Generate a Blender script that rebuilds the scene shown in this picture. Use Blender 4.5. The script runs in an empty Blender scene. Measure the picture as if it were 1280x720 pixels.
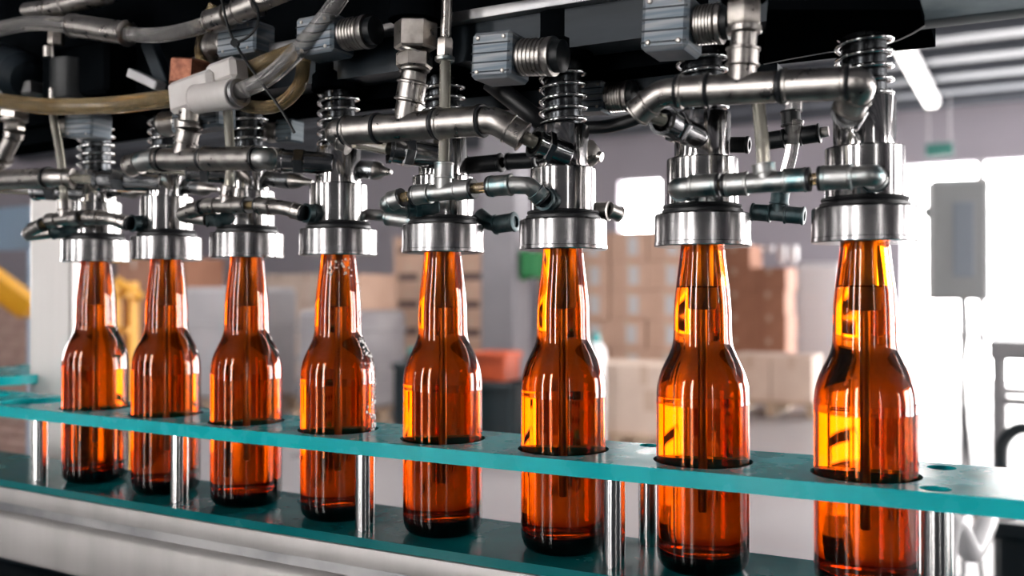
import bpy, math, random
from math import sin, cos, pi, radians, sqrt, atan2
from mathutils import Vector as V, Matrix

random.seed(7)
sc = bpy.context.scene
COL = sc.collection

# ------------------------------------------------------------------ camera
CAMZ = 1.30                     # lens height over the hall floor
FPX, PITCH = 1180.0, 0.0075     # focal length in pixels of a 1280 wide frame, upward tilt
cam_d = bpy.data.cameras.new('camera')
cam = bpy.data.objects.new('camera', cam_d)
COL.objects.link(cam)
cam_d.sensor_width = 36.0
cam_d.lens = 36.0 * FPX / 1280.0
cam.location = (0, 0, CAMZ)
cam.rotation_euler = (pi / 2 + PITCH, 0, 0)
cam_d.clip_start = 0.02
cam_d.clip_end = 200
cam_d.dof.use_dof = True
cam_d.dof.focus_distance = 0.675
cam_d.dof.aperture_fstop = 4.8
sc.camera = cam

# ------------------------------------------------------------------ light
sc.view_settings.view_transform = 'Standard'
sc.view_settings.look = 'None'
sc.view_settings.gamma = 1.0
sc.view_settings.use_curve_mapping = False
sc.view_settings.exposure = 0.0
sc.cycles.max_bounces = 24
sc.cycles.transmission_bounces = 20
sc.cycles.glossy_bounces = 8
sc.cycles.diffuse_bounces = 4
sc.cycles.sample_clamp_indirect = 8.0
sc.cycles.caustics_reflective = False
sc.cycles.caustics_refractive = False

world = bpy.data.worlds.new('overcast_sky')
sc.world = world
world.use_nodes = True
wb = world.node_tree.nodes['Background']
wb.inputs[0].default_value = (1.0, 0.965, 0.95, 1)
wb.inputs[1].default_value = 19.0

# machine frame: s along the bottle row (to the right and towards the lens), o towards the lens side, z up
TH, K, DS = 0.504, 0.0763, 0.1044
RAD = 1 / K
NX, NY = sin(TH), cos(TH)
TX, TY = cos(TH), -sin(TH)
CX, CY = -0.1001 + RAD * NX, 0.7667 + RAD * NY


def A(s, o, z):
    a = s * K
    r = RAD + o
    return V((CX - r * cos(a) * NX + r * sin(a) * TX, CY - r * cos(a) * NY + r * sin(a) * TY, CAMZ + z))


def ray(px, py):
    x = (px - 640) / FPX
    z = -(py - 360) / FPX
    return V((x, cos(PITCH) - z * sin(PITCH), sin(PITCH) + z * cos(PITCH)))


def W(px, py, o):
    """point of the machine, at a given distance o in front of the row"""
    d = ray(px, py)
    r = RAD + o
    a = d.x ** 2 + d.y ** 2
    b = -2 * (d.x * CX + d.y * CY)
    c = CX ** 2 + CY ** 2 - r * r
    t = (-b - sqrt(b * b - 4 * a * c)) / (2 * a)
    return V((0, 0, CAMZ)) + d * t


def H(px, py, y):
    """point of the hall at depth y"""
    d = ray(px, py)
    return V((0, 0, CAMZ)) + d * (y / d.y)


ROT = -TH      # yaw of the machine and of the hall


def UV(u, v, z=0.0):
    return V((u * TX + v * NX, u * TY + v * NY, z))


# ------------------------------------------------------------------ materials
MATS = {}


def new_mat(name):
    m = bpy.data.materials.new(name)
    m.use_nodes = True
    MATS[name] = m
    nt = m.node_tree
    return m, nt, nt.nodes['Principled BSDF']


def setp(b, **kw):
    names = {'color': 'Base Color', 'metal': 'Metallic', 'rough': 'Roughness', 'ior': 'IOR', 'trans': 'Transmission Weight',
             'spec': 'Specular IOR Level', 'coat': 'Coat Weight', 'emit': 'Emission Color', 'estr': 'Emission Strength',
             'aniso': 'Anisotropic', 'sheen': 'Sheen Weight', 'alpha': 'Alpha'}
    for k, v in kw.items():
        if k in ('color', 'emit') and len(v) == 3:
            v = (*v, 1)
        b.inputs[names[k]].default_value = v


def noise_color(nt, b, c0, c1, scale=(20, 20, 20), detail=4, lo=0.35, hi=0.65, rough=None, bump=0.0, coord='Object'):
    tc = nt.nodes.new('ShaderNodeTexCoord')
    mp = nt.nodes.new('ShaderNodeMapping')
    mp.inputs['Scale'].default_value = scale
    nz = nt.nodes.new('ShaderNodeTexNoise')
    nz.inputs['Scale'].default_value = 1.0
    nz.inputs['Detail'].default_value = detail
    cr = nt.nodes.new('ShaderNodeValToRGB')
    cr.color_ramp.elements[0].position = lo
    cr.color_ramp.elements[1].position = hi
    cr.color_ramp.elements[0].color = (*c0, 1)
    cr.color_ramp.elements[1].color = (*c1, 1)
    L = nt.links.new
    L(tc.outputs[coord], mp.inputs['Vector'])
    L(mp.outputs[0], nz.inputs['Vector'])
    L(nz.outputs['Fac'], cr.inputs[0])
    L(cr.outputs[0], b.inputs['Base Color'])
    if rough:
        mr = nt.nodes.new('ShaderNodeMapRange')
        mr.inputs['From Min'].default_value = 0.3
        mr.inputs['From Max'].default_value = 0.7
        mr.inputs['To Min'].default_value = rough[0]
        mr.inputs['To Max'].default_value = rough[1]
        L(nz.outputs['Fac'], mr.inputs['Value'])
        L(mr.outputs[0], b.inputs['Roughness'])
    if bump:
        bp = nt.nodes.new('ShaderNodeBump')
        bp.inputs['Strength'].default_value = bump
        bp.inputs['Distance'].default_value = 0.001
        L(nz.outputs['Fac'], bp.inputs['Height'])
        L(bp.outputs[0], b.inputs['Normal'])


def simple(name, color, rough=0.5, metal=0.0, **kw):
    m, nt, b = new_mat(name)
    setp(b, color=color, rough=rough, metal=metal, **kw)
    return m


def noisy(name, c0, c1, rough=0.5, metal=0.0, scale=(20, 20, 20), rr=None, bump=0.0, lo=0.35, hi=0.65, **kw):
    m, nt, b = new_mat(name)
    setp(b, rough=rough, metal=metal, **kw)
    noise_color(nt, b, c0, c1, scale, rough=rr, bump=bump, lo=lo, hi=hi)
    return m


polished = noisy('polished_steel', (.50, .48, .47), (.60, .58, .57), .12, 1, (60, 60, 60), rr=(.09, .16))
turned = noisy('turned_steel', (.38, .37, .37), (.47, .46, .45), .14, 1, (40, 40, 40), rr=(.10, .20))
cupsteel = noisy('brushed_cup_steel', (.35, .34, .34), (.42, .41, .41), .22, 1, (40, 40, 40), rr=(.18, .26))
satin = noisy('satin_nickel', (.33, .305, .285), (.45, .425, .40), .3, 1, (120, 120, 120), rr=(.24, .42), bump=.1)
satin_teal = noisy('verdigris_nickel', (.07, .20, .215), (.45, .45, .44), .35, 1, (75, 75, 75), rr=(.28, .5), lo=.30, hi=.52)
darkfit = noisy('dark_nickel', (.20, .215, .225), (.33, .34, .35), .22, 1, (90, 90, 90), rr=(.18, .4))
connm = noisy('connector_steel', (.24, .25, .26), (.36, .36, .365), .16, 1, (90, 90, 90), rr=(.12, .22))
tealfit = noisy('stained_dark_fitting', (.015, .05, .058), (.10, .125, .13), .45, .5, (90, 90, 90))
nutmat = noisy('grey_brass_nut', (.52, .47, .42), (.66, .61, .56), .36, 1, (150, 150, 150), rr=(.25, .45))
rustnut = noisy('rusty_copper_nut', (.18, .06, .035), (.36, .14, .08), .5, .6, (160, 160, 160))
tubesteel = simple('dull_tube_steel', (.60, .57, .54), .42, 1)
springm = simple('spring_steel', (.5, .5, .5), .16, 1)
spindle = noisy('dark_spindle', (.03, .034, .038), (.09, .095, .10), .25, .85, (50, 50, 300))
blackpl = noisy('black_plastic', (.004, .005, .006), (.012, .014, .016), .4, 0, (60, 60, 60), spec=.3)
blackrub = simple('black_rubber', (.010, .011, .013), .42)
housing = noisy('black_painted_steel', (.0015, .002, .0025), (.004, .005, .006), .5, .0, (14, 14, 14), spec=.0)
bluesteel = noisy('dark_blue_steel', (.008, .014, .019), (.022, .031, .040), .4, .1, (8, 8, 40), rr=(.3, .5), spec=.25)
greysteel = noisy('dull_grey_steel', (.27, .27, .28), (.44, .43, .43), .35, .8, (18, 18, 18), rr=(.28, .5))
palesteel = simple('hazed_pale_steel', (.42, .41, .42), .4, .3)  # paler table steel, the haze before the bright doors put into its colour
roughslab = noisy('weathered_slab', (.055, .075, .085), (.16, .19, .20), .5, .4, (14, 14, 60))
stainless = noisy('stainless_sheet', (.42, .40, .385), (.50, .475, .46), .45, .35, (25, 25, 2), rr=(.40, .5))
postm = noisy('post_steel', (.60, .59, .58), (.70, .69, .68), .17, 1, (600, 600, 6), rr=(.1, .22))
blockm = noisy('clear_anodised_block', (.12, .16, .20), (.30, .32, .34), .5, .2, (10, 10, 260), rr=(.4, .55), lo=.4, hi=.6)
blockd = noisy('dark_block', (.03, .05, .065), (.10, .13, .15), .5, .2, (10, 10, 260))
whitepl = noisy('white_plastic', (.68, .63, .60), (.76, .72, .69), .38, 0, (40, 40, 40))


def teal_mat(name, c0, c1, rough, scale):
    m, nt, b = new_mat(name)
    setp(b, rough=rough, spec=.18)
    noise_color(nt, b, c0, c1, scale, detail=6, lo=.35, hi=.7, rough=(rough * .7, rough * 1.5), bump=.06)
    return m


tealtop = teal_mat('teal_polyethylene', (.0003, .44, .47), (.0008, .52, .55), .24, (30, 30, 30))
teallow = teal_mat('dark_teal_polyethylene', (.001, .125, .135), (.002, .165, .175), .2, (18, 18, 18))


def glass(name, color, rough=0.0, ior=1.5):
    m, nt, b = new_mat(name)
    setp(b, color=color, rough=rough, ior=ior, trans=1.0, spec=.5)
    return m


amber = glass('amber_glass', (1, 1, 1), 0.0, 1.5)
beer = glass('beer', (1, 1, 1), 0.0, 1.34)


def absorb(m, color, density):
    va = m.node_tree.nodes.new('ShaderNodeVolumeAbsorption')
    va.inputs['Color'].default_value = (*color, 1)
    va.inputs['Density'].default_value = density
    out = [n for n in m.node_tree.nodes if n.type == 'OUTPUT_MATERIAL'][0]
    m.node_tree.links.new(va.outputs[0], out.inputs['Volume'])


absorb(amber, (.905, .665, .0), 1600.0)
absorb(beer, (.905, .655, .0), 44.0)
clearhose = simple('milky_hose', (.84, .81, .78), .10, trans=.82, ior=1.3)
yellowhose = noisy('yellowed_hose', (.45, .30, .13), (.66, .50, .28), .12, 0, (60, 60, 60), trans=.7, ior=1.3)
glasstube = simple('sight_glass', (.78, .74, .62), .06, trans=.7, ior=1.35)
foamm = simple('froth', (.75, .72, .70), .35)

# hall materials
floorm = noisy('pale_concrete_floor', (.27, .255, .262), (.33, .315, .322), .4, 0, (.6, .6, .6), rr=(.25, .45))
wallm = noisy('mauve_grey_wall', (.36, .335, .37), (.40, .37, .41), .7, 0, (.5, .5, .5))
darkwall = noisy('darkened_rear_wall', (.035, .036, .042), (.05, .05, .056), .6, 0, (.5, .5, .5))  # unseen rear wall made dark to cut the reflected veil on the bottles
darkfloor = noisy('reflection_dark_floor', (.018, .028, .036), (.035, .048, .058), .3, 0, (1.5, 1.5, 1.5))  # colour of the added floor zone that keeps bottle reflections dark
ceilm = noisy('ribbed_deck', (.22, .21, .225), (.26, .25, .265), .6, 0, (.6, .6, .6))
purlinm = simple('purlin_grey', (.075, .085, .10), .6)
columnm = noisy('mauve_grey_column', (.205, .195, .215), (.235, .225, .245), .65, 0, (2, 2, 2))
cardm = noisy('tan_cardboard', (.47, .30, .22), (.55, .36, .27), .75, 0, (3, 3, 3))
cardb = noisy('brown_cardboard', (.30, .130, .075), (.38, .175, .105), .75, 0, (3, 3, 3))
cardp = noisy('pale_cardboard', (.58, .45, .37), (.66, .53, .44), .75, 0, (3, 3, 3))
tapem = simple('carton_tape', (.50, .36, .27), .4)
labelm = simple('grey_carton_label', (.50, .49, .50), .5)
printm = simple('dark_carton_print', (.10, .06, .055), .6)
woodm = noisy('pallet_wood', (.36, .25, .17), (.50, .37, .26), .7, 0, (6, 6, 6))
wrapm = simple('white_wrap', (.80, .79, .80), .35)
palewrap = noisy('pale_wrap', (.40, .385, .40), (.46, .44, .455), .4, 0, (3, 3, 3))
greywrap = noisy('grey_wrap', (.30, .285, .30), (.38, .36, .37), .35, 0, (3, 3, 3))
framem = simple('white_window_frame', (.62, .61, .62), .5)
cabm = noisy('grey_cabinet', (.44, .45, .45), (.50, .51, .51), .45, 0, (2, 2, 2))
cabpanel = simple('cabinet_panel', (.38, .42, .48), .35)
yellowm = simple('yellow_paint', (.75, .36, .02), .45)
orangem = simple('red_orange_plastic', (.55, .09, .03), .45)
tealbin = simple('dark_teal_bin', (.004, .016, .022), .5)
brightteal = simple('bright_teal_plastic', (.02, .30, .30), .4)
greenm = simple('green_plastic', (.015, .17, .05), .5)
bluebin = simple('pale_blue_sheet', (.24, .34, .46), .4)
brickm = noisy('pink_brick', (.42, .27, .23), (.52, .36, .31), .8, 0, (8, 8, 8))
darkm = simple('dark_equipment', (.012, .022, .028), .35)
m_, nt_, b_ = new_mat('lamp_tube')
setp(b_, color=(.9, .9, .9), emit=(1, .96, .92), estr=3.5)
lampm = m_
m_, nt_, b_ = new_mat('exit_sign_face')
setp(b_, color=(.03, .16, .13), emit=(.05, .40, .32), estr=.08)
exitm = m_


# ------------------------------------------------------------------ mesh building
def basis(ax):
    ax = ax.normalized()
    h = V((0, 0, 1)) if abs(ax.z) < .9 else V((1, 0, 0))
    e1 = h.cross(ax).normalized()
    return e1, ax.cross(e1).normalized(), ax


class MB:
    def __init__(self):
        self.v, self.f = [], []

    def lathe(self, prof, p0=V((0, 0, 0)), ax=V((0, 0, 1)), seg=32, cap0=True, cap1=True, phase=0.0):
        """prof: (radius, distance along axis)"""
        e1, e2, e3 = basis(V(ax))
        p0 = V(p0)
        rings = []
        for r, d in prof:
            if r < 1e-7:
                rings.append([len(self.v)])
                self.v.append(p0 + e3 * d)
            else:
                i0 = len(self.v)
                for k in range(seg):
                    a = 2 * pi * k / seg + phase
                    self.v.append(p0 + e3 * d + (e1 * cos(a) + e2 * sin(a)) * r)
                rings.append(list(range(i0, i0 + seg)))
        for a, b in zip(rings, rings[1:]):
            for k in range(seg):
                k2 = (k + 1) % seg
                if len(a) == 1 and len(b) > 1:
                    self.f.append((a[0], b[k2], b[k]))
                elif len(b) == 1 and len(a) > 1:
                    self.f.append((a[k], a[k2], b[0]))
                elif len(a) > 1:
                    self.f.append((a[k], a[k2], b[k2], b[k]))
        if cap0 and len(rings[0]) > 1:
            self.f.append(tuple(reversed(rings[0])))
        if cap1 and len(rings[-1]) > 1:
            self.f.append(tuple(rings[-1]))
        return self

    def tube(self, pts, r, seg=16, cap=True, rads=None):
        pts = [V(p) for p in pts]
        n = len(pts)
        tang = []
        for i in range(n):
            a = pts[max(0, i - 1)]
            b = pts[min(n - 1, i + 1)]
            tang.append((b - a).normalized())
        e1, e2, _ = basis(tang[0])
        rings = []
        for i in range(n):
            if i:
                e1 = (e1 - tang[i] * e1.dot(tang[i])).normalized()
                e2 = tang[i].cross(e1).normalized()
            rr = rads[i] if rads else r
            i0 = len(self.v)
            for k in range(seg):
                a = 2 * pi * k / seg
                self.v.append(pts[i] + (e1 * cos(a) + e2 * sin(a)) * rr)
            rings.append(list(range(i0, i0 + seg)))
        for a, b in zip(rings, rings[1:]):
            for k in range(seg):
                k2 = (k + 1) % seg
                self.f.append((a[k], a[k2], b[k2], b[k]))
        if cap:
            self.f.append(tuple(reversed(rings[0])))
            self.f.append(tuple(rings[-1]))
        return self

    def box(self, c, size, rot=0.0, axes=None, bev=0.0):
        """chamfered box; axes (ex, ey, ez) or a yaw"""
        c = V(c)
        if axes is None:
            axes = (V((cos(rot), sin(rot), 0)), V((-sin(rot), cos(rot), 0)), V((0, 0, 1)))
        ex, ey, ez = axes
        hx, hy, hz = [d / 2 for d in size]
        b = min(bev, hx * .9, hy * .9, hz * .9)
        if b <= 0:
            i0 = len(self.v)
            for sx in (-1, 1):
                for sy in (-1, 1):
                    for sz in (-1, 1):
                        self.v.append(c + ex * hx * sx + ey * hy * sy + ez * hz * sz)
            q = [(0, 1, 3, 2), (4, 6, 7, 5), (0, 4, 5, 1), (2, 3, 7, 6), (0, 2, 6, 4), (1, 5, 7, 3)]
            self.f += [tuple(i0 + k for k in f) for f in q]
            return self
        idx = {}
        for sx in (-1, 1):
            for sy in (-1, 1):
                for sz in (-1, 1):
                    for ax in range(3):
                        h = [hx - b, hy - b, hz - b]
                        h[ax] += b
                        idx[(sx, sy, sz, ax)] = len(self.v)
                        self.v.append(c + ex * h[0] * sx + ey * h[1] * sy + ez * h[2] * sz)
        for ax in range(3):
            o1, o2 = [k for k in range(3) if k != ax]
            for s in (-1, 1):
                quad = []
                for a, d in ((-1, -1), (1, -1), (1, 1), (-1, 1)):
                    t = [0, 0, 0]
                    t[ax], t[o1], t[o2] = s, a, d
                    quad.append(idx[(*t, ax)])
                self.f.append(tuple(quad))
        for ax in range(3):
            o1, o2 = [k for k in range(3) if k != ax]
            for a in (-1, 1):
                for d in (-1, 1):
                    t0, t1 = [0] * 3, [0] * 3
                    t0[ax], t0[o1], t0[o2] = -1, a, d
                    t1[ax], t1[o1], t1[o2] = 1, a, d
                    self.f.append((idx[(*t0, o1)], idx[(*t1, o1)], idx[(*t1, o2)], idx[(*t0, o2)]))
        for sx in (-1, 1):
            for sy in (-1, 1):
                for sz in (-1, 1):
                    self.f.append(tuple(idx[(sx, sy, sz, k)] for k in range(3)))
        return self

    def prism(self, outline, z0, z1):
        n = len(outline)
        i0 = len(self.v)
        self.v += [V((p[0], p[1], z0)) for p in outline] + [V((p[0], p[1], z1)) for p in outline]
        self.f.append(tuple(reversed(range(i0, i0 + n))))
        self.f.append(tuple(range(i0 + n, i0 + 2 * n)))
        for k in range(n):
            k2 = (k + 1) % n
            self.f.append((i0 + k, i0 + k2, i0 + n + k2, i0 + n + k))
        return self

    def mesh(self, name, origin=V((0, 0, 0)), angle=32, fix=True):
        import bmesh
        me = bpy.data.meshes.new(name)
        me.from_pydata([tuple(p - origin) for p in self.v], [], self.f)
        if fix:
            bm = bmesh.new()
            bm.from_mesh(me)
            bmesh.ops.recalc_face_normals(bm, faces=bm.faces)
            bm.to_mesh(me)
            bm.free()
        for p in me.polygons:
            p.use_smooth = True
        me.set_sharp_from_angle(angle=radians(angle))
        me.update()
        return me


def tag(o, label, cat, group=None, kind=None):
    o['label'] = label
    o['category'] = cat
    if group:
        o['group'] = group
    if kind:
        o['kind'] = kind
    return o


def thing(name, loc, label, cat, group=None):
    o = bpy.data.objects.new(name, None)
    o.empty_display_size = .02
    o.location = loc
    COL.objects.link(o)
    return tag(o, label, cat, group)


def link(name, me, mat, parent=None, loc=None):
    if not me.materials:
        me.materials.append(mat)
    o = bpy.data.objects.new(name, me)
    COL.objects.link(o)
    if parent:
        o.parent = parent
    if loc is not None:
        o.location = loc
    return o


def part(name, mb, mat, parent, root=None, angle=32, label=None):
    """a part given in world coordinates; root is the Empty whose location is the origin of all parts"""
    org = (root or parent).location.copy() if (root or parent) else V((0, 0, 0))
    o = link(name, mb.mesh(name, org, angle), mat, parent)
    if label:
        o['label'] = label
    return o


def single(name, mb, mat, origin, label, cat, group=None, angle=32):
    origin = V(origin)
    o = link(name, mb.mesh(name, origin, angle), mat, None, origin)
    return tag(o, label, cat, group)


def struct(name, mb, mat, origin=V((0, 0, 0)), angle=32):
    o = link(name, mb.mesh(name, V(origin), angle), mat, None, origin)
    o['kind'] = 'structure'
    return o


def copy_part(src, parent):
    c = src.copy()
    COL.objects.link(c)
    c.parent = parent
    return c


def spline(pts, n=10):
    pts = [V(p) for p in pts]
    P = [pts[0] * 2 - pts[1]] + pts + [pts[-1] * 2 - pts[-2]]
    out = []
    for i in range(1, len(P) - 2):
        a, b, c, d = P[i - 1:i + 3]
        for k in range(n):
            t = k / n
            out.append(.5 * ((2 * b) + (c - a) * t + (2 * a - 5 * b + 4 * c - d) * t * t + (3 * b - a - 3 * c + d) * t ** 3))
    out.append(pts[-1])
    return out


def bend(pts, rad, n=7):
    """polyline with rounded corners"""
    pts = [V(p) for p in pts]
    out = [pts[0]]
    for i in range(1, len(pts) - 1):
        a, b, c = pts[i - 1:i + 2]
        d1, d2 = (a - b), (c - b)
        L = min(rad, d1.length * .48, d2.length * .48)
        p1, p2 = b + d1.normalized() * L, b + d2.normalized() * L
        for k in range(n + 1):
            t = k / n
            out.append(p1 * (1 - t) ** 2 + b * 2 * t * (1 - t) + p2 * t * t)
    out.append(pts[-1])
    return out


# ------------------------------------------------------------------ the hall
UL, UR, VB, VF, ZC = -19.0, 13.0, -5.0, 16.0, 4.3


def wall_panel(mb, a, b, z0, z1, th=.25):
    """vertical slab from a to b (uv pairs)"""
    pa, pb = UV(*a), UV(*b)
    ex = (pb - pa).normalized()
    ey = V((-ex.y, ex.x, 0))
    c = (pa + pb) / 2
    mb.box((c.x, c.y, (z0 + z1) / 2), ((pb - pa).length, th, z1 - z0), axes=(ex, ey, V((0, 0, 1))))


def wall_with_openings(name, fixed, along, lo, hi, openings, mat, swap=False):
    """openings: (start, end, z0, z1) along the wall"""
    mb = MB()

    def P(a):
        return (fixed, a) if swap else (a, fixed)
    cuts = sorted(openings)
    x = lo
    for a, b, z0, z1 in cuts:
        if a > x:
            wall_panel(mb, P(x), P(a), 0, ZC)
        if z0 > 0:
            wall_panel(mb, P(a), P(b), 0, z0)
        if z1 < ZC:
            wall_panel(mb, P(a), P(b), z1, ZC)
        x = b
    wall_panel(mb, P(x), P(hi), 0, ZC)
    o = struct(name, mb, mat)
    for a, b, z0, z1 in cuts:           # daylight guides in the wall openings
        ld = bpy.data.lights.new('daylight_portal', 'AREA')
        ld.shape = 'RECTANGLE'
        ld.size, ld.size_y = (b - a), z1 - z0
        ld.cycles.is_portal = True
        lo_ = bpy.data.objects.new('daylight_portal', ld)
        COL.objects.link(lo_)
        m = UV(*P((a + b) / 2), (z0 + z1) / 2)
        lo_.location = m
        ctr = UV((UL + UR) / 2, (VB + VF) / 2, m.z)
        d = UV(0, 1 if fixed < 0 else -1) if not swap else UV(1 if fixed < 0 else -1, 0)
        lo_.rotation_euler = d.to_track_quat('-Z', 'Z').to_euler()
    return o


mb = MB()
c = UV((UL + UR) / 2, (VB + VF) / 2)
mb.box((c.x, c.y, -.1), (UR - UL + .6, VF - VB + .6, .2), rot=ROT)
floor = struct('floor', mb, floorm)
mb = MB()
c2 = UV((UL + UR) / 2, (VB + 2.9) / 2)
mb.box((c2.x, c2.y, .003), (UR - UL - .1, 2.9 - VB, .006), rot=ROT)
fc = link('added_dark_floor', mb.mesh('added_dark_floor'), darkfloor, floor)  # dark floor zone added around the machine to deepen the bottle reflections
mb = MB()
SK = (-9.0, 8.0, 5.7, 6.3)      # roof opening added out of view to light the cartons and floor
for u0, u1, v0, v1 in ((UL - .3, UR + .3, VB - .3, SK[2]), (UL - .3, UR + .3, SK[3], VF + .3), (UL - .3, SK[0], SK[2], SK[3]), (SK[1], UR + .3, SK[2], SK[3])):
    q = UV((u0 + u1) / 2, (v0 + v1) / 2, ZC + .1)
    mb.box(q, (u1 - u0, v1 - v0, .2), rot=ROT)
ld = bpy.data.lights.new('daylight_portal', 'AREA')
ld.shape = 'RECTANGLE'
ld.size, ld.size_y = SK[1] - SK[0], SK[3] - SK[2]
ld.cycles.is_portal = True
lo_ = bpy.data.objects.new('daylight_portal', ld)
COL.objects.link(lo_)
lo_.location = UV((SK[0] + SK[1]) / 2, (SK[2] + SK[3]) / 2, ZC + .19)
lo_.rotation_euler = (0, 0, ROT)
ceiling = struct('ceiling', mb, ceilm)
pm = MB()
pm.box((0, 0, 0), (UR - UL, .34, .14))
pme = pm.mesh('purlin')
for k in range(21):
    v = VB + .6 + k * 1.0
    if SK[2] - .2 < v < SK[3] + .2:
        continue
    q = UV((UL + UR) / 2, v, ZC - .08)
    p_ = link('purlin', pme, purlinm, ceiling, q)
    p_.rotation_euler = (0, 0, ROT)


def u_at(px, v):
    d = ray(px, 360)
    dv = d.x * NX + d.y * NY
    return (d.x * TX + d.y * TY) * v / dv


def z_at(px, py, v):
    d = ray(px, py)
    dv = d.x * NX + d.y * NY
    return CAMZ + d.z * v / dv


# far wall with the loading doors and a window
d1a, d1b = u_at(1128, VF), u_at(1222, VF)
d2a, d2b = u_at(1232, VF), 3.6
dz = z_at(1200, 204, VF)
w1a, w1b = u_at(776, VF), u_at(829, VF)
wall_with_openings('wall_back', VF, 0, UL, UR,
                   [(w1a, w1b, z_at(800, 300, VF), z_at(800, 226, VF)), (d1a, d1b, 0, dz), (d2a, d2b, 0, dz), (4.3, 9.0, 0, dz)], wallm)
# wall behind the photographer with tall windows
rear = [(-9.2, -8.5, .05, 4.0), (-4.2, -3.4, .05, 4.0), (-1.45, -.85, .05, 4.0), (4.7, 5.1, .05, 4.0)]
wall_with_openings('wall_front', VB, 0, UL, UR, rear, darkwall)
wall_with_openings('wall_left', UL, 0, VB, VF, [(2.5, 6.5, 1.0, 3.9)], wallm, swap=True)  # side opening added out of view to brighten the hall
wall_with_openings('wall_right', UR, 0, VB, VF, [(-.1, .7, .2, 4.0), (4.0, 8.0, .2, 4.0), (9, 14, .2, 4.0)], wallm, swap=True)  # openings added beyond the frame for more light on hall and cartons

# rails over the loading doors (door track and mullion)
mb = MB()
q = UV((d1a + d1b) / 2, VF - .16, z_at(1175, 236, VF))
# transom and jamb of the doors
mb.box(UV((d1b + d2a) / 2, VF - .2, dz / 2), (.10, .12, dz), rot=ROT)
struct('trim_1', mb, framem)

# ceiling lamps with their own light


def tube_lamp(p, yaw, L, label):
    t = thing('tube_lamp', p, label, 'lamp', 'fluorescent ceiling lamps')
    m = MB()
    m.box(p + V((0, 0, .06)), (.22, L, .06), rot=yaw, bev=.01)
    part('lamp_body', m, framem, t)
    m = MB()
    m.box(p, (.16, L * .98, .06), rot=yaw, bev=.02)
    part('lamp_tube', m, lampm, t)
    m = MB()
    ey = V((-sin(yaw), cos(yaw), 0))
    for s in (-1, 1):
        m.tube([p + ey * s * L * .35 + V((0, 0, .08)), p + ey * s * L * .35 + V((0, 0, ZC - p.z))], .012, 8)
    part('hanger', m, framem, t)
    return t


def lamp_dir(px0, py0, px1, py1, z):
    a, b = ray(px0, py0), ray(px1, py1)
    o = V((0, 0, CAMZ))
    return o + a * ((z - CAMZ) / a.z), o + b * ((z - CAMZ) / b.z)


a, b = lamp_dir(1118, 62, 1172, 132, 3.95)
lamp_specs = [((a + b) / 2, ROT, min(4.5, (b - a).length), 'long white fluorescent lamp under the ceiling at upper right')]
a, b = lamp_dir(584, 122, 600, 186, 3.95)
lamp_specs.append(((a + b) / 2, ROT, min(4.5, (b - a).length), 'blurred white fluorescent lamp between the middle filling heads'))
for p, yaw, L, lb in lamp_specs:
    tube_lamp(V((p.x, p.y, 3.95)), yaw, L, lb)

# ------------------------------------------------------------------ grey column of the hall
p = H(632, 369, 9.6)
mb = MB()
mb.box((p.x, p.y, ZC / 2), (.40, .34, ZC), rot=ROT, bev=.02)
mb.box((p.x, p.y, .03), (.62, .56, .06), rot=ROT, bev=.01)
mb.box((p.x, p.y, .10), (.46, .40, .10), rot=ROT, bev=.01)
single('hall_column', mb, columnm, (p.x, p.y, 0), 'square mauve-grey hall column behind the fifth and sixth bottles', 'column')


# ------------------------------------------------------------------ cartons, pallets
def carton_mesh(name, size):
    m = MB()
    m.box((0, 0, size[2] / 2), size, bev=.008)
    return m.mesh(name)


def carton_tape(name, size):
    m = MB()
    m.box((0, 0, size[2] + .001), (size[0] * 1.002, .06, .004))
    m.box((0, -size[1] / 2 - .001, size[2] * .86), (.06, .004, size[2] * .28))
    return m.mesh(name)


def carton_patch(name, size, rel, wh):
    m = MB()
    m.box((rel[0] * size[0], -size[1] / 2 - .002, rel[1] * size[2]), (wh[0] * size[0], .005, wh[1] * size[2]))
    return m.mesh(name)


def stack(base, size, nx, ny, nz, mat, label, group, patch=None, skip=(), pmat=None, jitter=.01):
    """cartons in a block; every carton a thing of its own. base = front-left-bottom corner, grid along u, v"""
    cm = carton_mesh('carton', size)
    cm.materials.append(mat)
    tm = carton_tape('tape', size)
    tm.materials.append(tapem)
    pmesh = None
    if patch:
        pmesh = carton_patch('label_patch', size, *patch)
        pmesh.materials.append(pmat or labelm)
    for k in range(nz):
        for j in range(ny):
            for i in range(nx):
                if (i, j, k) in skip:
                    continue
                if 0 < j < ny - 1 or (j > 0 and k < nz - 1 and i < nx - 1 and i > 0):
                    continue
                o = bpy.data.objects.new('carton', cm)
                COL.objects.link(o)
                du = (i + .5) * (size[0] + .006) + random.uniform(-jitter, jitter)
                dv = (j + .5) * (size[1] + .006) + random.uniform(-jitter, jitter)
                o.location = V(base) + UV(du, dv, k * (size[2] + .001))
                o.rotation_euler = (0, 0, ROT + random.uniform(-.01, .01))
                where = (', %s layer up' % ['bottom', 'second', 'third', 'fourth', 'fifth', 'sixth'][k] if nz > 1 else '')
                where += (', %s from left' % ['first', 'second', 'third', 'fourth'][i] if nx > 1 else '')
                tag(o, label + where, 'carton', group)
                t = link('tape', tm, tapem, o)
                if pmesh:
                    link('label_patch', pmesh, labelm, o)


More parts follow.
